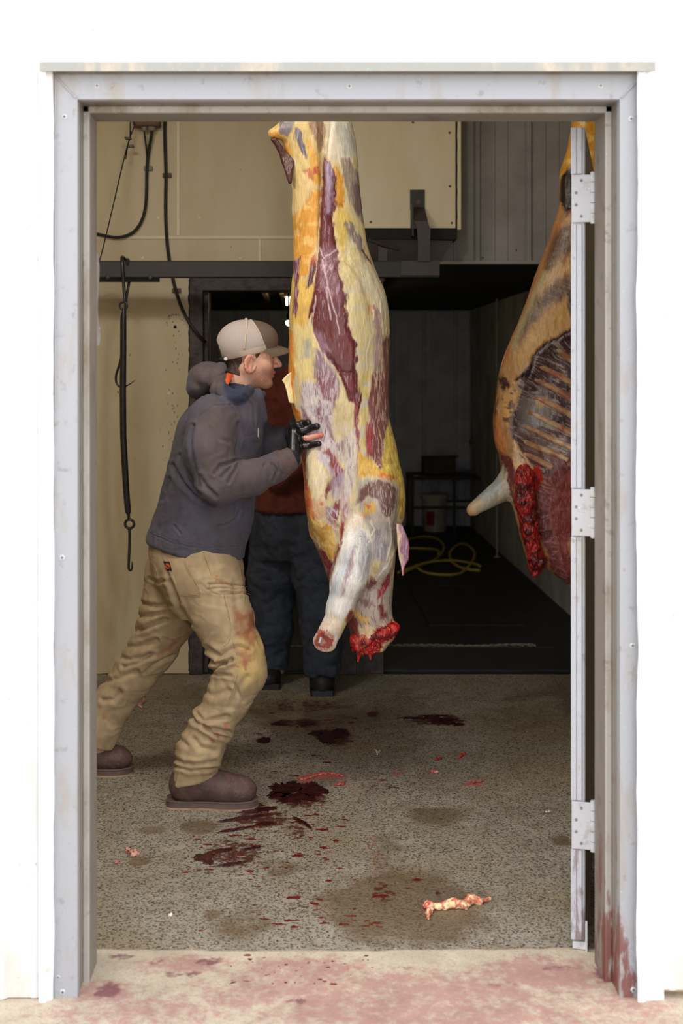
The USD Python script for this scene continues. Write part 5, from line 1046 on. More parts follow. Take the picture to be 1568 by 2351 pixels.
def f_body(p):
    g = .014; d = loft(p, TORSO, YM) + .02
    d = smin(d, loft(p, PELV, YM) + g, .03)
    for c in (ARM_R, ARM_L, LEG_R, LEG_L): d = smin(d, chain(p, c, .02) + g * 1.2, .02)
    return smin(d, chain(p, NECK, .02), .02)
mb = nets(f_body, (-.80, 1.20, .05), (.08, 2.02, 1.50), .010)
def skin_tint(v, s_beard):
    p = Paint(v, (200, 152, 130), 91); q = (v - Hc) @ HR.T
    inh = (np.linalg.norm(v - Hc, axis=1) < .2)
    p.put(inh * sstep(-q[:, 2], .045, .075) * sstep(q[:, 0], -.01, .03) * .45, (160, 108, 84)); s_beard[:] = inh * sstep(-q[:, 2], .045, .072) * sstep(q[:, 0], -.012, .022)
    p.put(inh * sstep(-np.abs(q[:, 2] + .056) + .012, 0, .01) * sstep(q[:, 0], .07, .09) * .5, (140, 90, 70))
    p.put(inh * np.exp(-((q[:, 0] - .086) ** 2 + (q[:, 2] + .067) ** 2) / .00012) * .6, (170, 96, 92))
    p.put(inh * sstep(np.abs(q[:, 1]), .070, .078) * .55, (206, 132, 116)); p.put(inh * sstep(q[:, 0], .095, .11) * .5, (206, 136, 122))
    p.put(inh * np.exp(-((q[:, 0] - .078) ** 2 + (q[:, 2] - .017) ** 2) / .00006) * .7, (120, 84, 60))
    p.put(inh * sstep(-q[:, 2], .07, .10) * sstep(-q[:, 0], -.01, .03) * .4, (196, 138, 100))
    hand = np.linalg.norm(v - P(715, 1005, 1.5), axis=1) < .08; p.put(hand * .7, (216, 142, 126)); p.put(hand * np.exp(-((project(v)[:, 0] - 736) / 7) ** 2) * .8, (206, 92, 84)); p.put(hand * sstep(p.mott, .62, .66) * .5, (150, 50, 46))
    return p.done()
body = cat(mh, mhand, mlh, mb)
beard_ = np.zeros(len(body.vertices)); tint_ = skin_tint(np.array(body.vertices), beard_)
obj('body', body, 'skin', man, smooth=True, attrs=dict(tint=tint_, beard=beard_))
for s in (-1, 1):
    e = trimesh.creation.icosphere(3, .0122); e.apply_translation(H(.0685, s * .033, -.003)); eo = obj('eye', e, 'eye_white', man, smooth=True)
    i = trimesh.creation.icosphere(2, .0062); i.apply_translation(H(.0757, s * .033, -.003)); obj('iris', i, 'eye_dark', eo, smooth=True)
def f_hair(p):
    q = (p - Hc.astype(np.float32)) @ HR.T.astype(np.float32)
    d = smin(ellip(q, (-.014, 0, .030), (.1005, .0805, .089)), cone(p, P(557, 858, YM), P(548, 872, YM), .060, .058), .02)
    d = np.maximum(d, q[:, 2] - .01)
    side = np.maximum(q[:, 0] + .030, -(q[:, 2] + .082 + .25 * (q[:, 0] + .03)))                       # nape: behind the ears, down to the hairline
    burn = np.maximum(np.maximum(q[:, 0] - .034, -(q[:, 0] - .016)), -(q[:, 2] + .022))
    return np.maximum(d, np.minimum(side, burn))
hm = nets(f_hair, Hc + (-.16, -.11, -.13), Hc + (.07, .11, .03), .0026); hv = np.array(hm.vertices)
hm.vertices = hv + vnormals(hm) * ((fbm(hv * np.array([160, 160, 40]), 3, 4) - .5) * .006)[:, None]
obj('hair', hm, 'hair_brown', man, smooth=True)
# ---- cap
def cap_local(q, grow=0.0):
    d = ellip(q, (-.017, 0, .033), (.104, .087, .087))
    d = smin(d, ellip(q, (.036, 0, .056), (.060, .076, .054)), .03)
    d = smax(d, -(q[:, 2] - (-.0055 + .30 * q[:, 0])), .004)
    return d - grow
capf = lambda p: cap_local((p - Hc.astype(np.float32)) @ HR.T.astype(np.float32))
mc = nets(capf, Hc + (-.16, -.13, -.07), Hc + (.14, .13, .17), .0024)
qc = (np.array(mc.vertices) - Hc) @ HR.T; fcn = qc[mc.faces].mean(1)
line_ = -.0055 + .30 * fcn[:, 0]; under = fcn[:, 2] < line_ + .004
frontf = fcn[:, 0] > .038 - .55 * (fcn[:, 2] - .05) + .0 * fcn[:, 1]
back_hole = (((fcn[:, 1] / .034) ** 2 + ((fcn[:, 2] - .008) / .030) ** 2) < 1) & (fcn[:, 0] < -.07)
band = (fcn[:, 2] < line_ + .022)
def sub(mask): m = mc.copy(); m.update_faces(mask); m.remove_unreferenced_vertices(); return m
cap = obj('cap', sub(~frontf & ~band & ~back_hole), 'cap_mesh', man, smooth=True, label='trucker cap with pale mesh back and brown front')
obj('front_panel', sub(frontf & ~under), 'cap_brown', cap, smooth=True); obj('band', sub(~frontf & band & ~back_hole), 'cap_tape', cap, smooth=True)
def on_cap(x, y, up=True):
    z = np.linspace(.16, -.05, 220); pts = np.column_stack([np.full(220, x), np.full(220, y), z]).astype(np.float32); d = cap_local(pts); i = np.argmax(d < 0); return H(x, y, z[i])
def cap_curve(y_of, x_of, n=24):
    out = []
    for t in np.linspace(0, 1, n): out.append(on_cap(x_of(t), y_of(t)))
    return np.array(out)
# seam tapes, traced over the dome by direction from its middle
def dome_ray(dirn):
    dirn = np.asarray(dirn, float) / np.linalg.norm(dirn); t = np.linspace(.02, .16, 300); pts = (np.array([-.010, 0, .03]) + t[:, None] * dirn).astype(np.float32); d = cap_local(pts); i = np.argmax(d > 0); return H(*pts[i])
def tape(dirs, r, name='seam_tape', look='cap_tape'): obj(name, tube(np.array([dome_ray(d) for d in dirs]), r, 8), look, cap)
for s in (-1, 1):
    tape([(-.16 + .12 * math.cos(a) * .4, s * math.sin(a) * .9, math.cos(a)) for a in np.linspace(.02, 1.72, 26)], .0042)
    fr_ = []
    for a in np.linspace(.0, 1.50, 26):
        z = math.cos(a) * .11; y = s * math.sin(a) * .10; x = .045 - .55 * (z + .03 - .05) + .010; fr_.append((x, y, z))
    tape(fr_, .0030)
b_ = trimesh.creation.icosphere(2, .006); b_.apply_translation(dome_ray((-.12, 0, 1))); obj('button', b_, 'cap_tape', cap, smooth=True)
# brim: a curved plate of real thickness
nb_, mb_ = 22, 25; top = []
for i in range(nb_):
    t = i / (nb_ - 1)
    for j in range(mb_):
        w = (j / (mb_ - 1) - .5) * 2; y = w * .082 * (1 - .10 * t); xr_ = .088 - .044 * w * w; xt = .152 - .058 * w ** 2 - .02 * w ** 8
        top.append((xr_ + (xt - xr_) * t, y, (.038 - .026 * w * w - .006 * t - .010 * t * t)))
top = np.array(top); bot = top - (0, 0, .0035); idx = np.arange(nb_ * mb_).reshape(nb_, mb_); N_ = nb_ * mb_; F = []
for i in range(nb_ - 1):
    for j in range(mb_ - 1):
        a, b, c, d = idx[i, j], idx[i + 1, j], idx[i + 1, j + 1], idx[i, j + 1]; F += [(a, b, c), (a, c, d), (N_ + a, N_ + c, N_ + b), (N_ + a, N_ + d, N_ + c)]
loop = list(idx[0, :]) + list(idx[1:, -1]) + list(idx[-1, -2::-1]) + list(idx[-2:0:-1, 0])
for a, b in zip(loop, loop[1:] + loop[:1]): F += [(a, b, N_ + b), (a, N_ + b, N_ + a)]
bm = trimesh.Trimesh(np.array([H(*q) for q in np.vstack([top, bot])]), F, process=False); trimesh.repair.fix_normals(bm); obj('brim', bm, 'cap_brown', cap, smooth=35)
obj('strap', tube([H(-.1035 + .016 * abs(w) ** 2, w * .036, -.026) for w in np.linspace(-1, 1, 11)], .0050, 8), 'cap_strap', cap)
obj('buckle', lathe([(0, 0), (.007, 0), (.006, .003), (0, .004)], H(-.086, -.044, -.025), 'y', 14), 'screw_steel', cap)
# ---- jacket
HOODROLL = Jn([(506, 846, 1.56, .022), (496, 868, 1.500, .027), (505, 895, 1.462, .028), (527, 912, 1.458, .026), (553, 906, 1.482, .021), (574, 892, 1.53, .015)])
HOODROLL2 = [(np.array([p[0], 2 * YM - p[1], p[2]]), r) for p, r in HOODROLL]
def f_jacket(p):
    d = loft(p, TORSO, YM)
    d = smin(d, chain(p, ARM_R, .03), .028); d = smin(d, chain(p, ARM_L, .03), .035)
    d = smin(d, ellip(p, P(477, 868, YM), (.068, .140, .056)), .014)
    d = smin(d, ellip(p, P(456, 890, YM), (.042, .12, .040)), .02)
    for R in (HOODROLL, HOODROLL2): d = smin(d, chain(p, R, .012), .008)
    for s in (-1, 1): d = smin(d, chain(p, [(P(560, 906, YM + s * .085), .012), (P(590, 902, YM + s * .055), .012), (P(602, 905, YM + s * .015), .012)], .01), .012)
    for s in (-1, 1): d = smin(d, chain(p, [(P(592, 915, YM + s * .06), .02), (P(600, 960, YM + s * .04), .02)], .01), .02)
    # neck opening, hem line, cuffs
    d = smax(d, -cone(p, P(545, 896, YM), P(590, 835, YM), .068, .080), .008)
    a, b = P(337, 1244, YM), P(540, 1277, YM); nrm = np.array([b[2] - a[2], 0, -(b[0] - a[0])]); nrm /= np.linalg.norm(nrm)
    bulge = .012 * np.exp(-((p[:, 0] - P(440, 0, YM)[0]) / .07) ** 2)
    d = smax(d, (p - a.astype(np.float32)) @ nrm.astype(np.float32) - bulge, .010)
    c, dr = ARM_R[-1][0], ARM_R[-1][0] - ARM_R[-3][0]; dr = dr / np.linalg.norm(dr); near = np.linalg.norm(p - c.astype(np.float32), axis=1) < .12
    d = np.where(near, smax(d, (p - c.astype(np.float32)) @ dr.astype(np.float32) - .012, .006), d)
    return d
mj = nets(f_jacket, (-.62, 1.24, .78), (.10, 2.00, 1.56), .0042)
vj = np.array(mj.vertices); nj = vnormals(mj); pj = Paint(vj, (78, 74, 86), 121, cv(200, 640, 2.613))
nearside = sstep(YM - vj[:, 1], -.02, .06)
pj.put(sstep(pj.w1, -.05, .15) * .55, (84, 76, 76)); pj.put(sstep(pj.w2, .02, .2) * .5, (62, 60, 70))
pj.patch([(640, 880), (760, 760), (900, 800), (900, 1060), (1100, 1060), (1250, 1000), (1280, 1150), (1000, 1300), (760, 1330), (690, 1180)], (90, 78, 74), 12, .6)
pj.patch([(1110, 1040), (1210, 1000), (1260, 1130), (1180, 1180)], (94, 76, 74), 6, .5, mott=(108, 66, 64), mt=(.55, .68))
pj.patch([(330, 1380), (560, 900), (620, 900), (640, 1200), (480, 1560)], (64, 60, 68), 14, .6)
pj.patch([(620, 560), (720, 500), (820, 530), (800, 680), (640, 700)], (88, 72, 68), 6, .7)
pj.patch([(860, 590), (930, 600), (990, 660), (930, 740), (850, 750), (820, 660)], (50, 54, 74), 5, .95)
def crease(pts, w=4, depth=.005, dark=.0):
    d = line_d(project(vj) + np.column_stack([pj.w1 * 8, pj.w2 * 8]), [pj.conv(q) for q in pts]); pj.rel -= nearside * depth * np.exp(-(d / w) ** 2); pj.rel += nearside * depth * .5 * np.exp(-((d - w * 2.0) / (w * 1.3)) ** 2)
for q, w, dp in (([(690, 1180), (720, 1250), (770, 1300)], 4, .006), ([(760, 1170), (800, 1120), (900, 1090)], 3.5, .007), ([(800, 1190), (860, 1130)], 3, .005), ([(840, 1220), (890, 1140), (920, 1100)], 3.5, .006), ([(1110, 1110), (1140, 1150), (1120, 1200)], 3, .006), ([(1060, 1130), (1090, 1080)], 3, .004), ([(1150, 1110), (1170, 1170)], 2.5, .004),
                 ([(520, 1120), (580, 1230), (640, 1300), (760, 1350)], 5, .008), ([(560, 1060), (600, 1200), (690, 1290)], 4, .006), ([(450, 1330), (470, 1290), (500, 1200)], 4, .005), ([(640, 880), (620, 960), (640, 1100), (690, 1240)], 4, .007), ([(910, 1390), (890, 1440), (850, 1470), (790, 1482)], 2.6, .005), ([(900, 870), (905, 960), (890, 1060)], 4, .006),
                 ([(620, 920), (680, 820), (760, 765), (860, 760)], 1.6, .0028), ([(380, 1525), (520, 1590), (700, 1612), (900, 1606)], 1.4, .0024), ([(384, 1512), (522, 1576), (702, 1598), (900, 1592)], 1.2, .002), ([(940, 700), (1000, 760), (1010, 900)], 3, .004), ([(700, 700), (760, 610), (830, 560)], 2.5, .003), ([(770, 620), (760, 690), (830, 745)], 3, .004), ([(1025, 870), (1022, 960)], 1.6, .003), ([(520, 1480), (560, 1530)], 2.5, .003), ([(740, 900), (790, 960), (850, 980)], 4, .003)):
    crease(q, w, dp)
arm_low = sstep(project(vj)[:, 0], 520, 560) * sstep(1200 - project(vj)[:, 1], 0, 30) * sstep(project(vj)[:, 1], 1010, 1050) * nearside
wr = fbm(np.column_stack([vj[:, 0] * 26 - vj[:, 2] * 10, vj[:, 1] * 8, vj[:, 2] * 5]), 3, 41)
vj2 = vj + nj * (pj.rel + folds(vj, nj, (7, 7, 9), 133, .0035) + arm_low * (wr - .5) * .009)[:, None]
jacket = obj('jacket', trimesh.Trimesh(vj2, mj.faces, process=False), 'fleece', man, smooth=True, label='dark grey hooded fleece jacket with navy lining', attrs=dict(tint=pj.done()))
kdj = cKDTree(project(vj2[vj2[:, 1] < YM])); yj = vj2[vj2[:, 1] < YM][:, 1]
def on(kd, ys, u, v, lift=.001): _, i = kd.query([[u, v]], k=14); return P(u, v, np.percentile(ys[i[0]], 25) - lift)
def patch_on(kd, ys, quad, lift, n=8, thick=.0016):
    """A small cloth patch lying on a surface: quad corners in order round."""
    q = np.array(quad, float); s = np.linspace(0, 1, n); pts = []
    for a in s:
        for b in s: uv = (q[0] * (1 - a) + q[1] * a) * (1 - b) + (q[3] * (1 - a) + q[2] * a) * b; pts.append(on(kd, ys, *uv, lift))
    pts = np.array(pts); A_ = np.column_stack([np.ones(len(pts)), pts[:, 0], pts[:, 2], pts[:, 0] ** 2, pts[:, 2] ** 2, pts[:, 0] * pts[:, 2]]); ft = A_ @ np.linalg.lstsq(A_, pts[:, 1], rcond=None)[0]
    pts[:, 1] = ft - np.percentile(ft - pts[:, 1], 75); bk = pts + (0, thick + .004, 0); i = np.arange(n * n).reshape(n, n); F = []
    for a in range(n - 1):
        for b in range(n - 1): F += [(i[a, b], i[a, b + 1], i[a + 1, b + 1]), (i[a, b], i[a + 1, b + 1], i[a + 1, b]), (n * n + i[a, b], n * n + i[a + 1, b + 1], n * n + i[a, b + 1]), (n * n + i[a, b], n * n + i[a + 1, b], n * n + i[a + 1, b + 1])]
    lp = list(i[0, :]) + list(i[1:, -1]) + list(i[-1, -2::-1]) + list(i[-2:0:-1, 0])
    for a, b in zip(lp, lp[1:] + lp[:1]): F += [(a, n * n + a, n * n + b), (a, n * n + b, b)]
    m = trimesh.Trimesh(np.vstack([pts, bk]), F, process=False); trimesh.repair.fix_normals(m); return m
obj('label_tab', patch_on(kdj, yj, [(509, 878), (521, 855), (537, 860), (526, 883)], .006), 'label_orange', jacket, label='orange label on the hood')
obj('zip_pull', tube([on(kdj, yj, 592.5, v, .001) for v in (984, 990, 997, 1003)], .0016, 6), 'screw_steel', jacket)
obj('glove', mglove, 'nitrile', man, smooth=True, label='torn black glove leaving one finger bare')
wrk = [P(*q) for q in ((661, 1029, 1.47), (664, 1042, 1.452), (668, 1058, 1.447), (675, 1070, 1.455))]
# ---- trousers
def f_pants(p):
    d = loft(p, PELV, YM)
    d = smin(d, chain(p, LEG_R, .03), .03); l = chain(p, LEG_L, .03); d = smin(d, l, .022)
    a, b = P(390, 1803, 1.44), P(497, 1777, 1.44); n = np.array([(b[2] - a[2]), 0, -(b[0] - a[0])]); n /= np.linalg.norm(n)
    right = cone(p, LEG_R[-3][0], LEG_R[-1][0] + (0, 0, -.1), .12, .12) < 0
    d = np.where(right, smax(d, (p - a.astype(np.float32)) @ n.astype(np.float32), .006), d)
    a, e = LEG_L[-1][0], np.array([-.35, 0, -.94]); left = cone(p, LEG_L[-3][0], LEG_L[-1][0] + (-.04, 0, -.1), .12, .12) < 0
    d = np.where(left, smax(d, (p - a.astype(np.float32)) @ e.astype(np.float32), .006), d)
    return d
mp = nets(f_pants, (-.86, 1.30, .05), (-.10, 1.96, .95), .0042)
vp = np.array(mp.vertices); np_ = vnormals(mp); pp = Paint(vp, (164, 142, 111), 151, cv(200, 1240, 2.613)); nearside_p = np.ones(len(vp))
pp.put(sstep(pp.w1, 0, .2) * .5, (156, 132, 98)); pp.put(sstep(pp.w2, .05, .2) * .4, (178, 157, 122))
pp.patch([(900, 560), (1060, 560), (1060, 800), (960, 900), (900, 800)], (188, 160, 98), 16, .7)
pp.patch([(880, 420), (1000, 420), (1020, 600), (960, 640), (890, 560)], (156, 112, 78), 10, .7, mott=(140, 84, 60), mt=(.5, .62))
pp.patch([(960, 440), (990, 440), (1000, 520), (960, 580)], (124, 62, 44), 5, .7)
pp.patch([(880, 660), (960, 660), (1000, 700), (940, 760)], (166, 112, 84), 8, .6, mott=(140, 70, 56), mt=(.55, .62))
for q, c in (([(920, 250), (950, 255), (945, 280), (930, 275)], (140, 40, 34)), ([(750, 230), (900, 260), (780, 262)], (150, 100, 70)), ([(820, 1110), (840, 1100), (830, 1135)], (170, 70, 56)), ([(725, 1190), (750, 1195), (745, 1220)], (160, 76, 62)), ([(870, 760), (950, 762), (900, 770)], (150, 70, 56)), ([(400, 690), (520, 600), (560, 600), (500, 650), (430, 690)], (150, 84, 66)), ([(390, 270), (430, 290), (430, 320)], (170, 104, 80)), ([(1010, 850), (1030, 850), (1015, 880)], (130, 60, 50)), ([(680, 1400), (770, 1390), (770, 1410), (700, 1420)], (150, 104, 84)), ([(90, 1060), (120, 1040), (110, 1100)], (150, 110, 76)), ([(760, 1150), (800, 1160), (780, 1180)], (150, 80, 66))):
    pp.patch(q, c, 4, .8, mott=(190, 160, 116), mt=(.58, .66))
pp.patch([(470, 580), (600, 500), (560, 600), (440, 700), (350, 790), (340, 780)], (150, 124, 92), 8, .6)
def creasep(pts, w=4, depth=.005):
    d = line_d(project(vp) + np.column_stack([pp.w1 * 8, pp.w2 * 8]), [pp.conv(q) for q in pts]); pp.rel -= depth * np.exp(-(d / w) ** 2); pp.rel += depth * .55 * np.exp(-((d - w * 2.0) / (w * 1.3)) ** 2)
for q, w, dp in (([(700, 690), (780, 740), (870, 720)], 4, .010), ([(720, 640), (800, 690), (900, 640), (960, 660)], 5, .008), ([(740, 800), (800, 740), (830, 742)], 4, .010), ([(690, 860), (760, 800), (860, 810)], 4, .006), ([(610, 1030), (650, 1090), (720, 1130), (850, 1150)], 5, .010), ([(660, 1040), (700, 1090), (840, 1060)], 5, .007), ([(700, 1120), (760, 1170), (840, 1180)], 4, .009), ([(520, 1300), (580, 1340), (650, 1350), (760, 1330)], 5, .006), ([(520, 1350), (620, 1380), (770, 1370)], 4, .006), ([(640, 1200), (680, 1250), (760, 1260)], 6, .006), ([(560, 1100), (540, 1180), (600, 1230)], 6, .005),
                 ([(500, 250), (560, 400), (620, 500)], 5, .007), ([(480, 180), (500, 250), (560, 370)], 4, .006), ([(730, 270), (850, 262), (960, 280)], 2.5, .004), ([(720, 300), (850, 290), (970, 300)], 2, .003), ([(800, 320), (900, 316), (980, 326)], 3, .004), ([(380, 230), (430, 250), (470, 240)], 4, .006), ([(340, 380), (420, 400), (500, 380)], 5, .007), ([(300, 460), (400, 450), (500, 420)], 5, .007), ([(260, 560), (360, 520), (480, 470)], 5, .007), ([(210, 640), (300, 640), (420, 600)], 5, .006), ([(150, 700), (260, 720), (400, 680)], 5, .006), ([(220, 760), (300, 740), (380, 680)], 4, .006), ([(60, 860), (160, 840), (300, 780)], 5, .005), ([(90, 960), (160, 960), (200, 900)], 5, .006), ([(350, 790), (400, 740), (520, 680)], 4, .006), ([(820, 640), (860, 560), (840, 420), (820, 330)], 1.6, .0025), ([(870, 600), (900, 780), (830, 980), (780, 1080)], 1.6, .0022), ([(700, 80), (740, 180), (750, 220)], 2, .003), ([(880, 260), (900, 420), (960, 560)], 7, .004), ([(960, 820), (900, 900), (860, 1000)], 6, .005), ([(880, 860), (930, 960)], 4, .004), ([(700, 900), (760, 940), (850, 900)], 6, .004)):
    creasep(q, w, dp)
vp2 = vp + np_ * (pp.rel + folds(vp, np_, (3.5, 4, 7), 163, .0045))[:, None]
pants = obj('trousers', trimesh.Trimesh(vp2, mp.faces, process=False), 'canvas', man, smooth=True, label='tan canvas work trousers stained with blood', attrs=dict(tint=pp.done()))
kdp = cKDTree(project(vp2[vp2[:, 1] < YM])); yp = vp2[vp2[:, 1] < YM][:, 1]
cP = cv(200, 1240, 2.613)
def outline_on(pts, r, name, look, parent): obj(name, tube(np.array([on(kdp, yp, *q, .0006) for q in resample([cP(p) for p in pts], 3)]), r, 6), look, parent)
pk = obj('back_pocket', patch_on(kdp, yp, [cP((440, 70)), cP((575, 92)), cP((680, 338)), cP((555, 330))], .0006, 16), 'canvas_plain' if 'canvas_plain' in LOOKS else m_plain('canvas_plain', (166, 144, 112), .85, c2=(156, 132, 98), scale=30) or 'canvas_plain', pants)
for off in (0, 9): outline_on([(575 - off, 96), (600 - off, 160), (640 - off, 240), (678 - off, 320), (668 - off, 338 - off), (610, 334 - off), (560, 326 - off)], .0009, 'stitch_line', 'thread', pk)
obj('leather_wallet', patch_on(kdp, yp, [cP((436, 42)), cP((560, 52)), cP((568, 92)), cP((448, 76))], .006, 8), 'brown_leather', pants, label='brown leather wallet top showing in the pocket')
pt = obj('patch', patch_on(kdp, yp, [cP((456, 128)), cP((494, 130)), cP((508, 184)), cP((480, 184))], .0065, 6), 'patch_black', pants, label='small black patch with an orange-red oval emblem')
ov = [cP((482 + 15 * math.cos(a) + 5 * math.sin(a) * .4, 156 + 19 * math.sin(a))) for a in np.linspace(0, 2 * math.pi, 7)[:-1]]
pc_ = np.array([on(kdp, yp, *q, .0088) for q in ov]); mid_ = pc_.mean(0); obj('emblem', trimesh.Trimesh(np.vstack([pc_, mid_, pc_ + (0, .003, 0)]), [(i, (i + 1) % 6, 6) for i in range(6)] + [((i + 1) % 6, i, 7 + i) for i in range(6)] + [((i + 1) % 6, 7 + i, 7 + (i + 1) % 6) for i in range(6)], process=False), 'label_orange', pt)
obj('emblem_bar', tube([on(kdp, yp, *cP((472 + 3 * k, 150 + 2 * k)), .0096) for k in range(7)], .0012, 6), 'patch_black', pt)
for pts in ([(820, 640), (862, 560), (842, 420), (822, 330)], [(735, 265), (740, 300), (800, 322), (900, 318), (978, 326)], [(735, 262), (850, 262), (960, 280)], [(872, 610), (905, 780), (835, 980)], [(700, 80), (745, 215)]): outline_on(pts, .0006, 'stitch_line', 'thread', pants)
outline_on([(502, 1440), (560, 1452), (620, 1440), (772, 1385)], .0008, 'stitch_line', 'thread', pants)
# ---- boots
def boot(x0, x1, Y, zt, leg, seed):
    L_ = x1 - x0; base = np.array([x0, Y, 0.0])
    prof = [(0.02, .0), (.0, .12), (.0, .25), (.05, .345), (.2, .37), (.45, .40), (.65, .48), (.85, .46), (.96, .30), (1.0, 0.0)]
    pts = [(x0 + L_ * a, Y - L_ * .40 * b) for a, b in prof] + [(x0 + L_ * a, Y + L_ * .34 * b) for a, b in reversed(prof)]
    poly = sg.Polygon(resample(pts + pts[:1], .006)[:, :2]).buffer(0)
    s = obj('boot_sole', prism(poly.buffer(.003), .005, .026, 'z'), 'rubber_sole', man, smooth=30); obj('outsole', prism(poly.buffer(.0045), .0, .0055, 'z'), 'pale_sole', s, smooth=30)
    obj('welt', tube([(a, b, .0262) for a, b in resample(np.array(poly.buffer(.004).exterior.coords), .008)][:-1], .0018, 6, closed=True), 'rubber_sole', s)
    q = lambda a, b, c: np.array([x0 + L_ * a, Y + b, c])
    def f(p):
        d = chain(p, [(q(.19, 0, .075), .050), (q(.40, 0, .075), .054), (q(.62, 0, .058), .048), (q(.82, 0, .055), .043)], .03)
        d = smin(d, cone(p, q(.20, 0, .07), leg, .052, .056), .03)
        d = smin(d, ellip(p, q(.80, -.004, .052), (.058, .049, .034)), .02)
        return smax(smax(d, .023 - p[:, 2], .006), p[:, 2] - zt, .004)
    m = nets(f, (x0 - .03, Y - .10, .02), (x1 + .03, Y + .10, zt + .01), .0036); v = np.array(m.vertices); n = vnormals(m); p = Paint(v, (92, 70, 66), seed + 200)
    p.put(sstep(p.w1, 0, .2) * .7, (108, 78, 68)); p.put(sstep(p.w2, .05, .2) * .6, (78, 60, 60)); toe = sstep(v[:, 0], x0 + L_ * .72, x0 + L_ * .80)
    cr = (fbm(v * np.array([110, 60, 160.]), 3, seed) - .5) * .0045 * toe + folds(v, n, (16, 8, 14), seed + 7, .0022)
    seam = np.abs(v[:, 0] - (x0 + L_ * (.71 + .25 * (v[:, 2] - .05)))); cr -= .0018 * np.exp(-(seam / .0025) ** 2)
    obj('boot', trimesh.Trimesh(v + n * cr[:, None], m.faces, process=False), 'boot_leather', man, smooth=True, label='brown leather work boot', attrs=dict(tint=p.done()))
boot(P(386, 0, 1.44)[0], P(590, 0, 1.44)[0], 1.445, .16, LEG_R[-1][0] + (0, 0, .03), 0)
boot(P(116, 0, 1.82)[0], P(304, 0, 1.82)[0], 1.825, .16, np.array([P(206, 0, 1.81)[0], 1.82, .16]), 1)
# ---------------------------------------------------------------- the second person, behind in the dark doorway
Y2p = 3.14
man2 = thing('person', 'person in dark jeans and red-brown jacket, mostly hidden behind the hanging beef', 'person', P(690, 1560, Y2p))
J2 = lambda rows: [(P(u, v, Y), r) for u, v, Y, r in rows]
L1 = J2([(645, 1190, 3.20, .135), (626, 1320, 3.22, .112), (622, 1440, 3.23, .095), (618, 1535, 3.24, .085)])
L2 = J2([(708, 1190, 3.12, .135), (726, 1310, 3.10, .110), (738, 1430, 3.08, .090), (740, 1530, 3.07, .082)])
T2 = rows_tab([(820, 690, 760, .10), (850, 650, 790, .14), (880, 632, 800, .15), (1000, 604, 790, .16), (1100, 592, 770, .17), (1165, 588, 764, .17)], 3.15)
A1 = J2([(650, 890, 3.10, .075), (612, 1000, 3.02, .068), (640, 1090, 2.95, .055), (700, 1060, 2.90, .045)])
A2 = J2([(790, 890, 3.15, .075), (815, 1000, 3.10, .066), (800, 1090, 3.0, .055), (770, 1050, 2.92, .045)])
HC2 = P(742, 760, 3.08); f2_ = np.array([-.45, -.88, -.12]); f2_ /= np.linalg.norm(f2_); l2_ = np.cross([0, 0, 1], f2_); l2_ /= np.linalg.norm(l2_); HR2 = np.stack([f2_, l2_, np.cross(f2_, l2_)])
def body2(p):
    d = smin(loft(p, T2, 3.15), head_local((p - HC2.astype(np.float32)) @ HR2.T.astype(np.float32)), .02); d = smin(d, cone(p, P(735, 800, 3.13), P(730, 850, 3.15), .06, .08), .03)
    for c in (L1, L2): d = smin(d, chain(p, c, .03) + .012, .03)
    for c in (A1, A2): d = smin(d, chain(p, c, .03) + .012, .03)
    for c in (A1, A2): d = smin(d, ellip(p, c[-1][0] + np.array([.03, -.03, .01]), (.05, .03, .045)), .02)
    return d
def simple(name, f, lo, hi, h, base, look, seed, amp, parent, label=None, sc=(7, 7, 9)):
    m = nets(f, lo, hi, h); v = np.array(m.vertices); n = vnormals(m); p = Paint(v, base, seed); p.put(sstep(p.w1, 0, .2) * .6, tuple(np.array(base) * .72)); p.put(sstep(p.mott, .6, .68) * .5, tuple(np.array(base) * .55))
    return obj(name, trimesh.Trimesh(v + n * folds(v, n, sc, seed, amp)[:, None], m.faces, process=False), look, parent, smooth=True, label=label, attrs=dict(tint=p.done()))
simple('body', body2, (-.35, 2.75, .05), (.45, 3.42, 1.85), .007, (190, 146, 126), 'skin', 301, 0.0, man2)
def knit(p): q = (p - HC2.astype(np.float32)) @ HR2.T.astype(np.float32); return np.maximum(ellip(q, (-.012, 0, .032), (.105, .086, .094)), -(q[:, 2] - .012 - .15 * q[:, 0]))
simple('knit_cap', knit, HC2 - .16, HC2 + .16, .006, (48, 46, 50), 'fleece', 341, .002, man2)
def jk2(p):
    d = loft(p, T2, 3.15) - .008
    for c in (A1, A2): d = smin(d, chain(p, c, .03), .03)
    return smax(d, p[:, 2] - P(0, 836, 3.15)[2], .02)
simple('jacket', jk2, (-.40, 2.75, .75), (.45, 3.42, 1.62), .008, (100, 46, 36), 'fleece', 311, .008, man2, 'red-brown work jacket')
simple('trousers', lambda p: np.maximum(smin(smin(loft(p, rows_tab([(1120, 596, 756, .14), (1170, 588, 762, .15), (1230, 590, 764, .15), (1280, 600, 760, .12)], 3.15), 3.15), chain(p, L1, .03), .03), chain(p, L2, .03), .03), P(0, 1545, 3.1)[2] - p[:, 2]), (-.35, 2.90, .05), (.35, 3.42, .98), .007, (58, 64, 76), 'denim', 321, .009, man2, 'dark blue stained jeans')
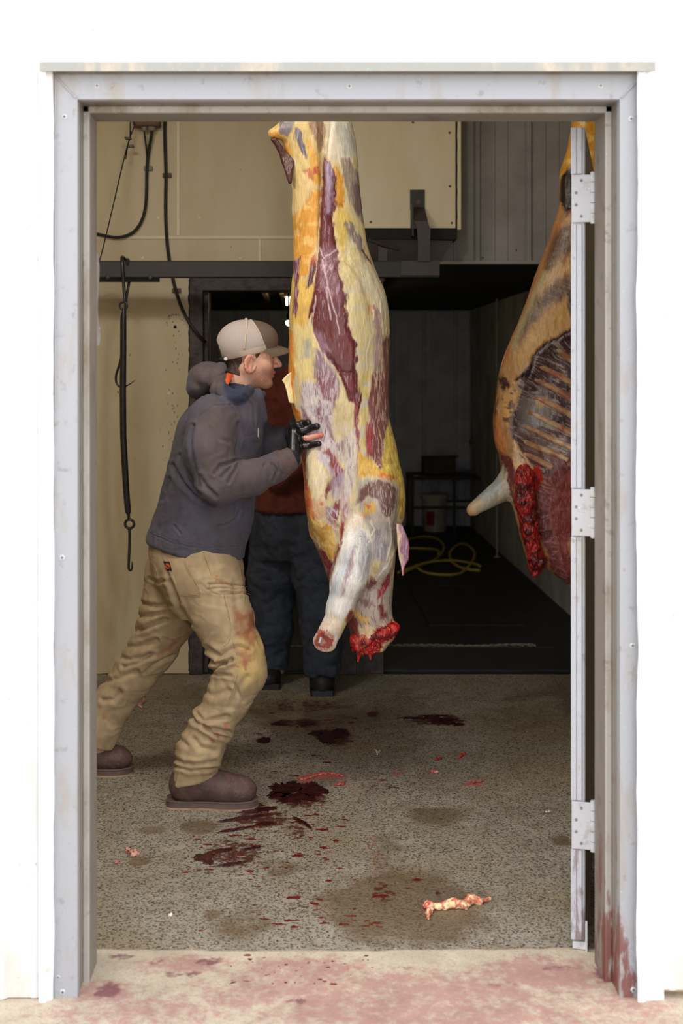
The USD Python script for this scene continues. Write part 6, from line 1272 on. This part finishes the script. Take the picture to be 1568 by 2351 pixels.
for (u, v, Y, l, lg) in ((740, 1576, 3.0, .16, L2), (616, 1562, 3.13, .14, L1)):
    a = P(u, v, Y); a[2] = 0
    def f(p, a=a, lg=lg): return smax(smin(chain(p, [(a + (0, .22, .06), .052), (a + (0, .08, .05), .05), (a + (0, .03, .045), .045)], .03), cone(p, a + (0, .2, .06), lg[-1][0], .052, .058), .03), .0 + .022 - p[:, 2], .005)
    simple('boot', f, a + (-.12, -.06, .01), a + (.12, .36, .20), .006, (44, 40, 42), 'boot_leather', 331, .003, man2)
    obj('boot_sole', prism(sg.Polygon([(a[0] - .045, a[1]), (a[0] + .045, a[1]), (a[0] + .05, a[1] + .1), (a[0] + .04, a[1] + .28), (a[0] - .04, a[1] + .28), (a[0] - .05, a[1] + .1)]).buffer(.008), 0, .026, 'z'), 'cable_rubber', man2)
# ---------------------------------------------------------------- blood and scraps on the floor
g_ = Graph(); n_ = g_.noise(90, pos(g_), 3); s_ = g_.noise(28, pos(g_), 4)
finish('wet_blood', g_, base_color=g_.mix(g_.step(s_, .4, .65), (.030, .005, .0045), (.062, .010, .008)), roughness=.22, normal=g_.bump(n_, .6, .004), specular_ior_level=.5)
finish('fresh_drop', Graph(), base_color=lin((98, 24, 20)), roughness=.35)
rs = np.random.default_rng(7)
def puddle(u, v, ru, rv, seed, z=.0008, h=.0022, n=90, ang=0.0):
    c = FL(u, v); sx = abs(FL(u + ru, v)[0] - c[0]); sy = abs(FL(u, v - rv)[1] - FL(u, v + rv)[1]) / 2
    th = np.linspace(0, 2 * math.pi, n, endpoint=False); q = np.column_stack([np.cos(th) * 2.2 + 9, np.sin(th) * 2.2 + 4, 0 * th])
    r = np.clip(.45 + .9 * fbm(q * .8, 2, seed) + .55 * (fbm(q * 3.5, 3, seed + 5) - .5) + .5 * (fbm(q * 9, 2, seed + 6) - .5), .22, 1.5)
    x, y = r * np.cos(th) * sx, r * np.sin(th) * sy; x, y = x * math.cos(ang) - y * math.sin(ang), x * math.sin(ang) + y * math.cos(ang)
    rings = [(1, -.0012), (.985, .35), (.93, .8), (.75, 1), (.45, 1.0), (.2, 1.02)]; V = []
    for k, zz in rings: V.append(np.column_stack([c[0] + x * k, c[1] + y * k, np.full(n, z + (h * zz if zz > 0 else zz))]))
    V = np.vstack(V + [[[c[0], c[1], z + h]]]); F = []
    for i in range(len(rings) - 1):
        for k in range(n): l = (k + 1) % n; F += [(i * n + k, i * n + l, (i + 1) * n + l), (i * n + k, (i + 1) * n + l, (i + 1) * n + k)]
    o = (len(rings) - 1) * n; F += [(o + k, o + (k + 1) % n, len(V) - 1) for k in range(n)]
    return trimesh.Trimesh(V, F, process=False)
POOLS = [('large dark blood pool in front of the near boot toe', [(655, 1812, 46, 20), (712, 1815, 34, 18), (676, 1832, 48, 16), (640, 1826, 26, 10)]),
         ('dark blood pool under the hanging foreleg', [(752, 1692, 30, 15), (782, 1684, 22, 10), (725, 1684, 20, 7)]),
         ('thin wet blood smear left of the pool under the foreleg', [(660, 1659, 34, 6), (700, 1664, 20, 5), (640, 1664, 22, 4)]),
         ('long dried blood smear on the floor right of the beef', [(1015, 1656, 36, 8), (965, 1650, 44, 4), (1052, 1664, 16, 5), (1000, 1645, 34, 3)]),
         ('small round blood spot behind the near boot', [(606, 1700, 15, 7)]),
         ('blood streaks trailing from the boot toe towards the door', [(560, 1880, 60, 5), (590, 1862, 50, 6), (610, 1893, 26, 5), (540, 1905, 40, 4), (695, 1890, 8, 14)]),
         ('dragged blood streaks left of the wet patch', [(500, 1955, 36, 5), (470, 1968, 26, 8), (530, 1985, 40, 4), (480, 1980, 14, 6), (575, 1950, 26, 3)])]
for i, (lab_, parts) in enumerate(POOLS):
    m = cat(*[puddle(u, v, a, b, 11 * i + 3 * k, ang=(.45 if 'streak' in lab_ else 0)) for k, (u, v, a, b) in enumerate(parts)])
    tag(obj('blood_pool', m, 'wet_blood', smooth=True), lab_, 'blood')
drops = []
def scatter(n, u0, u1, v0, v1, lo, hi, z=0.0):
    for _ in range(n):
        u, v = rs.uniform(u0, u1), rs.uniform(v0, v1)
        if (360 < u < 620 and 1760 < v < 1885) or (580 < u < 780 and v < 1625) or (680 < u < 800 and 1765 < v < 1812) or any(abs(u - a) < c * 1.2 and abs(v - b) < d * 1.3 for _, q in POOLS for a, b, c, d in q): continue
        r = lo * (hi / lo) ** (rs.random() ** 2.2); c = FL(u, v, z); k = 11; th = np.linspace(0, 2 * math.pi, k, endpoint=False)
        rr = r * (1 + .35 * rs.normal(size=k)).clip(.5, 1.6); e = rs.uniform(1, 2.2); V = np.column_stack([c[0] + rr * np.cos(th) * e, c[1] + rr * np.sin(th), np.full(k, z + .0007)])
        drops.append(trimesh.Trimesh(np.vstack([V, [[c[0], c[1], z + .0018]], V - (0, 0, .003)]), [(i, (i + 1) % k, k) for i in range(k)] + [(i, k + 1 + i, (i + 1) % k) for i in range(k)] + [((i + 1) % k, k + 1 + i, k + 1 + (i + 1) % k) for i in range(k)], process=False))
scatter(250, 420, 800, 1840, 2010, .0012, .010); scatter(140, 520, 900, 1600, 1800, .0012, .010); scatter(46, 560, 960, 2010, 2160, .0016, .009); scatter(8, 640, 900, 2050, 2130, .008, .013)
scatter(40, 240, 1300, 1700, 2170, .001, .005); scatter(46, 520, 860, 2190, 2260, .0012, .006, .010); scatter(18, 560, 760, 2260, 2340, .002, .007, .004)
tag(obj('blood_spatter', cat(*drops), 'fresh_drop', smooth=False), 'fine spatter of red blood drops across the concrete floor', 'blood', kind='stuff')
m_flesh('scrap_flesh', 1.0, .4, (1, 1, 1))
def scrap(name, label, cat_, pts, base, spot, seed, h=.0026, amp=.006, z=0.0, group=None, zf=.72):
    J = [(FL(u, v, z) + (0, 0, r * zf), r) for u, v, r in pts]; P0 = np.array([j[0] for j in J]); R = max(j[1] for j in J)
    f = lambda p: smax(chain(p, J, R * .5) - (fbm(p * (.55 / R), 2, seed) - .5) * R * 1.1, z + .0002 - p[:, 2], .001)
    m = nets(f, P0.min(0) - R * 2.2, P0.max(0) + R * 2.2, h); v = np.array(m.vertices); p = Paint(v, base, seed); p.put(sstep(fbm(v * (.9 / R), 3, seed + 4), .50, .60), spot); p.put(sstep(fbm(v * (1.6 / R), 3, seed + 8), .60, .68) * .8, tuple(np.array(spot) * .8))
    tag(obj(name, trimesh.Trimesh(v + vnormals(m) * ((fbm(v * (2.2 / R), 2, seed) - .5) * amp)[:, None], m.faces, process=False), 'scrap_flesh', smooth=True, attrs=dict(tint=p.done())), label, cat_, group)
scrap('fat_scrap', 'long lumpy strip of pale fat lying on the wet patch near the sill', 'fat', [(1004, 2087, .011), (1022, 2086, .012), (1045, 2085, .012), (1062, 2086, .010), (1080, 2074, .013), (1100, 2076, .010), (1124, 2067, .006)], (240, 206, 158), (206, 110, 90), 21, .0022)
scrap('fat_scrap', 'short lump of fat at the left end of the long fat strip', 'fat', [(978, 2085, .010), (992, 2084, .010), (984, 2100, .008), (983, 2112, .004)], (236, 200, 160), (200, 84, 74), 22, .0022)
scrap('fat_scrap', 'thin curl of fat beside the rear boot', 'fat', [(292, 1588, .004), (312, 1596, .006), (326, 1603, .007), (331, 1611, .0065), (325, 1617, .006), (318, 1621, .006), (326, 1626, .004)], (206, 176, 146), (170, 110, 100), 23, .0024, .002)
scrap('meat_scrap', 'pink frayed scrap at the left near the jamb', 'meat', [(292, 1955, .006), (302, 1960, .009), (314, 1964, .007), (304, 1968, .006)], (206, 158, 140), (150, 66, 56), 24, .002, .008)
scrap('meat_scrap', 'small pink scrap left of the frayed one', 'meat', [(266, 1984, .004), (272, 1979, .005)], (196, 130, 116), (160, 70, 64), 25, .0016)
scrap('fat_scrap', 'white fleck on the floor near the left sill corner', 'fat', [(388, 2104, .004), (394, 2102, .004)], (236, 228, 214), (210, 190, 170), 26, .0016)
scrap('meat_scrap', 'pink smear of meat beyond the large blood pool', 'meat', [(692, 1790, .010), (712, 1786, .010), (735, 1778, .008), (756, 1776, .009), (785, 1782, .008)], (178, 76, 68), (200, 120, 106), 27, .003, .008, zf=-.25)
scrap('meat_scrap', 'short pink scrap right of the pink smear', 'meat', [(776, 1803, .006), (790, 1801, .006)], (200, 90, 80), (150, 50, 44), 28, .002)
scrap('fat_scrap', 'white twig-like shred on the floor mid-room', 'fat', [(860, 1722, .003), (865, 1727, .0045), (866, 1734, .003), (872, 1725, .003)], (220, 206, 186), (190, 170, 150), 29, .0015, .001)
scrap('meat_scrap', 'red sliver on the floor toward the opened door', 'meat', [(1052, 1741, .004), (1062, 1735, .006), (1069, 1731, .004)], (196, 66, 54), (140, 40, 34), 30, .0018)
scrap('meat_scrap', 'bright red crumb left of the red sliver', 'meat', [(1002, 1746, .005), (1012, 1743, .004)], (190, 50, 44), (120, 30, 28), 31, .0018)
scrap('fat_scrap', 'pale pink scrap below the red crumb', 'meat', [(992, 1774, .005), (1004, 1774, .005)], (226, 170, 158), (190, 100, 92), 32, .0018)
scrap('meat_scrap', 'pink smear near the middle of the right floor', 'meat', [(1076, 1800, .005), (1090, 1797, .006), (1106, 1795, .004)], (176, 96, 84), (150, 70, 62), 33, .0022)
scrap('fat_scrap', 'white speck on the floor by the middle hinge', 'fat', [(1254, 1866, .0035), (1262, 1865, .004)], (230, 224, 212), (200, 190, 176), 34, .0015)
# small wear by the jambs
st = thing('torn_tape', 'torn bluish tape hanging behind the left jamb', 'tape', P(222, 760, .29)); zz = np.linspace(0, 1, 26)
ed = [(216, 575), (226, 590), (228, 640), (225, 690), (226, 735), (231, 760), (229, 785), (226, 796), (221, 786), (214, 760)]
pv = np.array([P(u, v, .285)[[0, 2]] for u, v in resample(np.array(ed, float), 6)]); m = prism(sg.Polygon(pv).buffer(0), .283, .2846); obj('strip', m, 'stop_face', st)
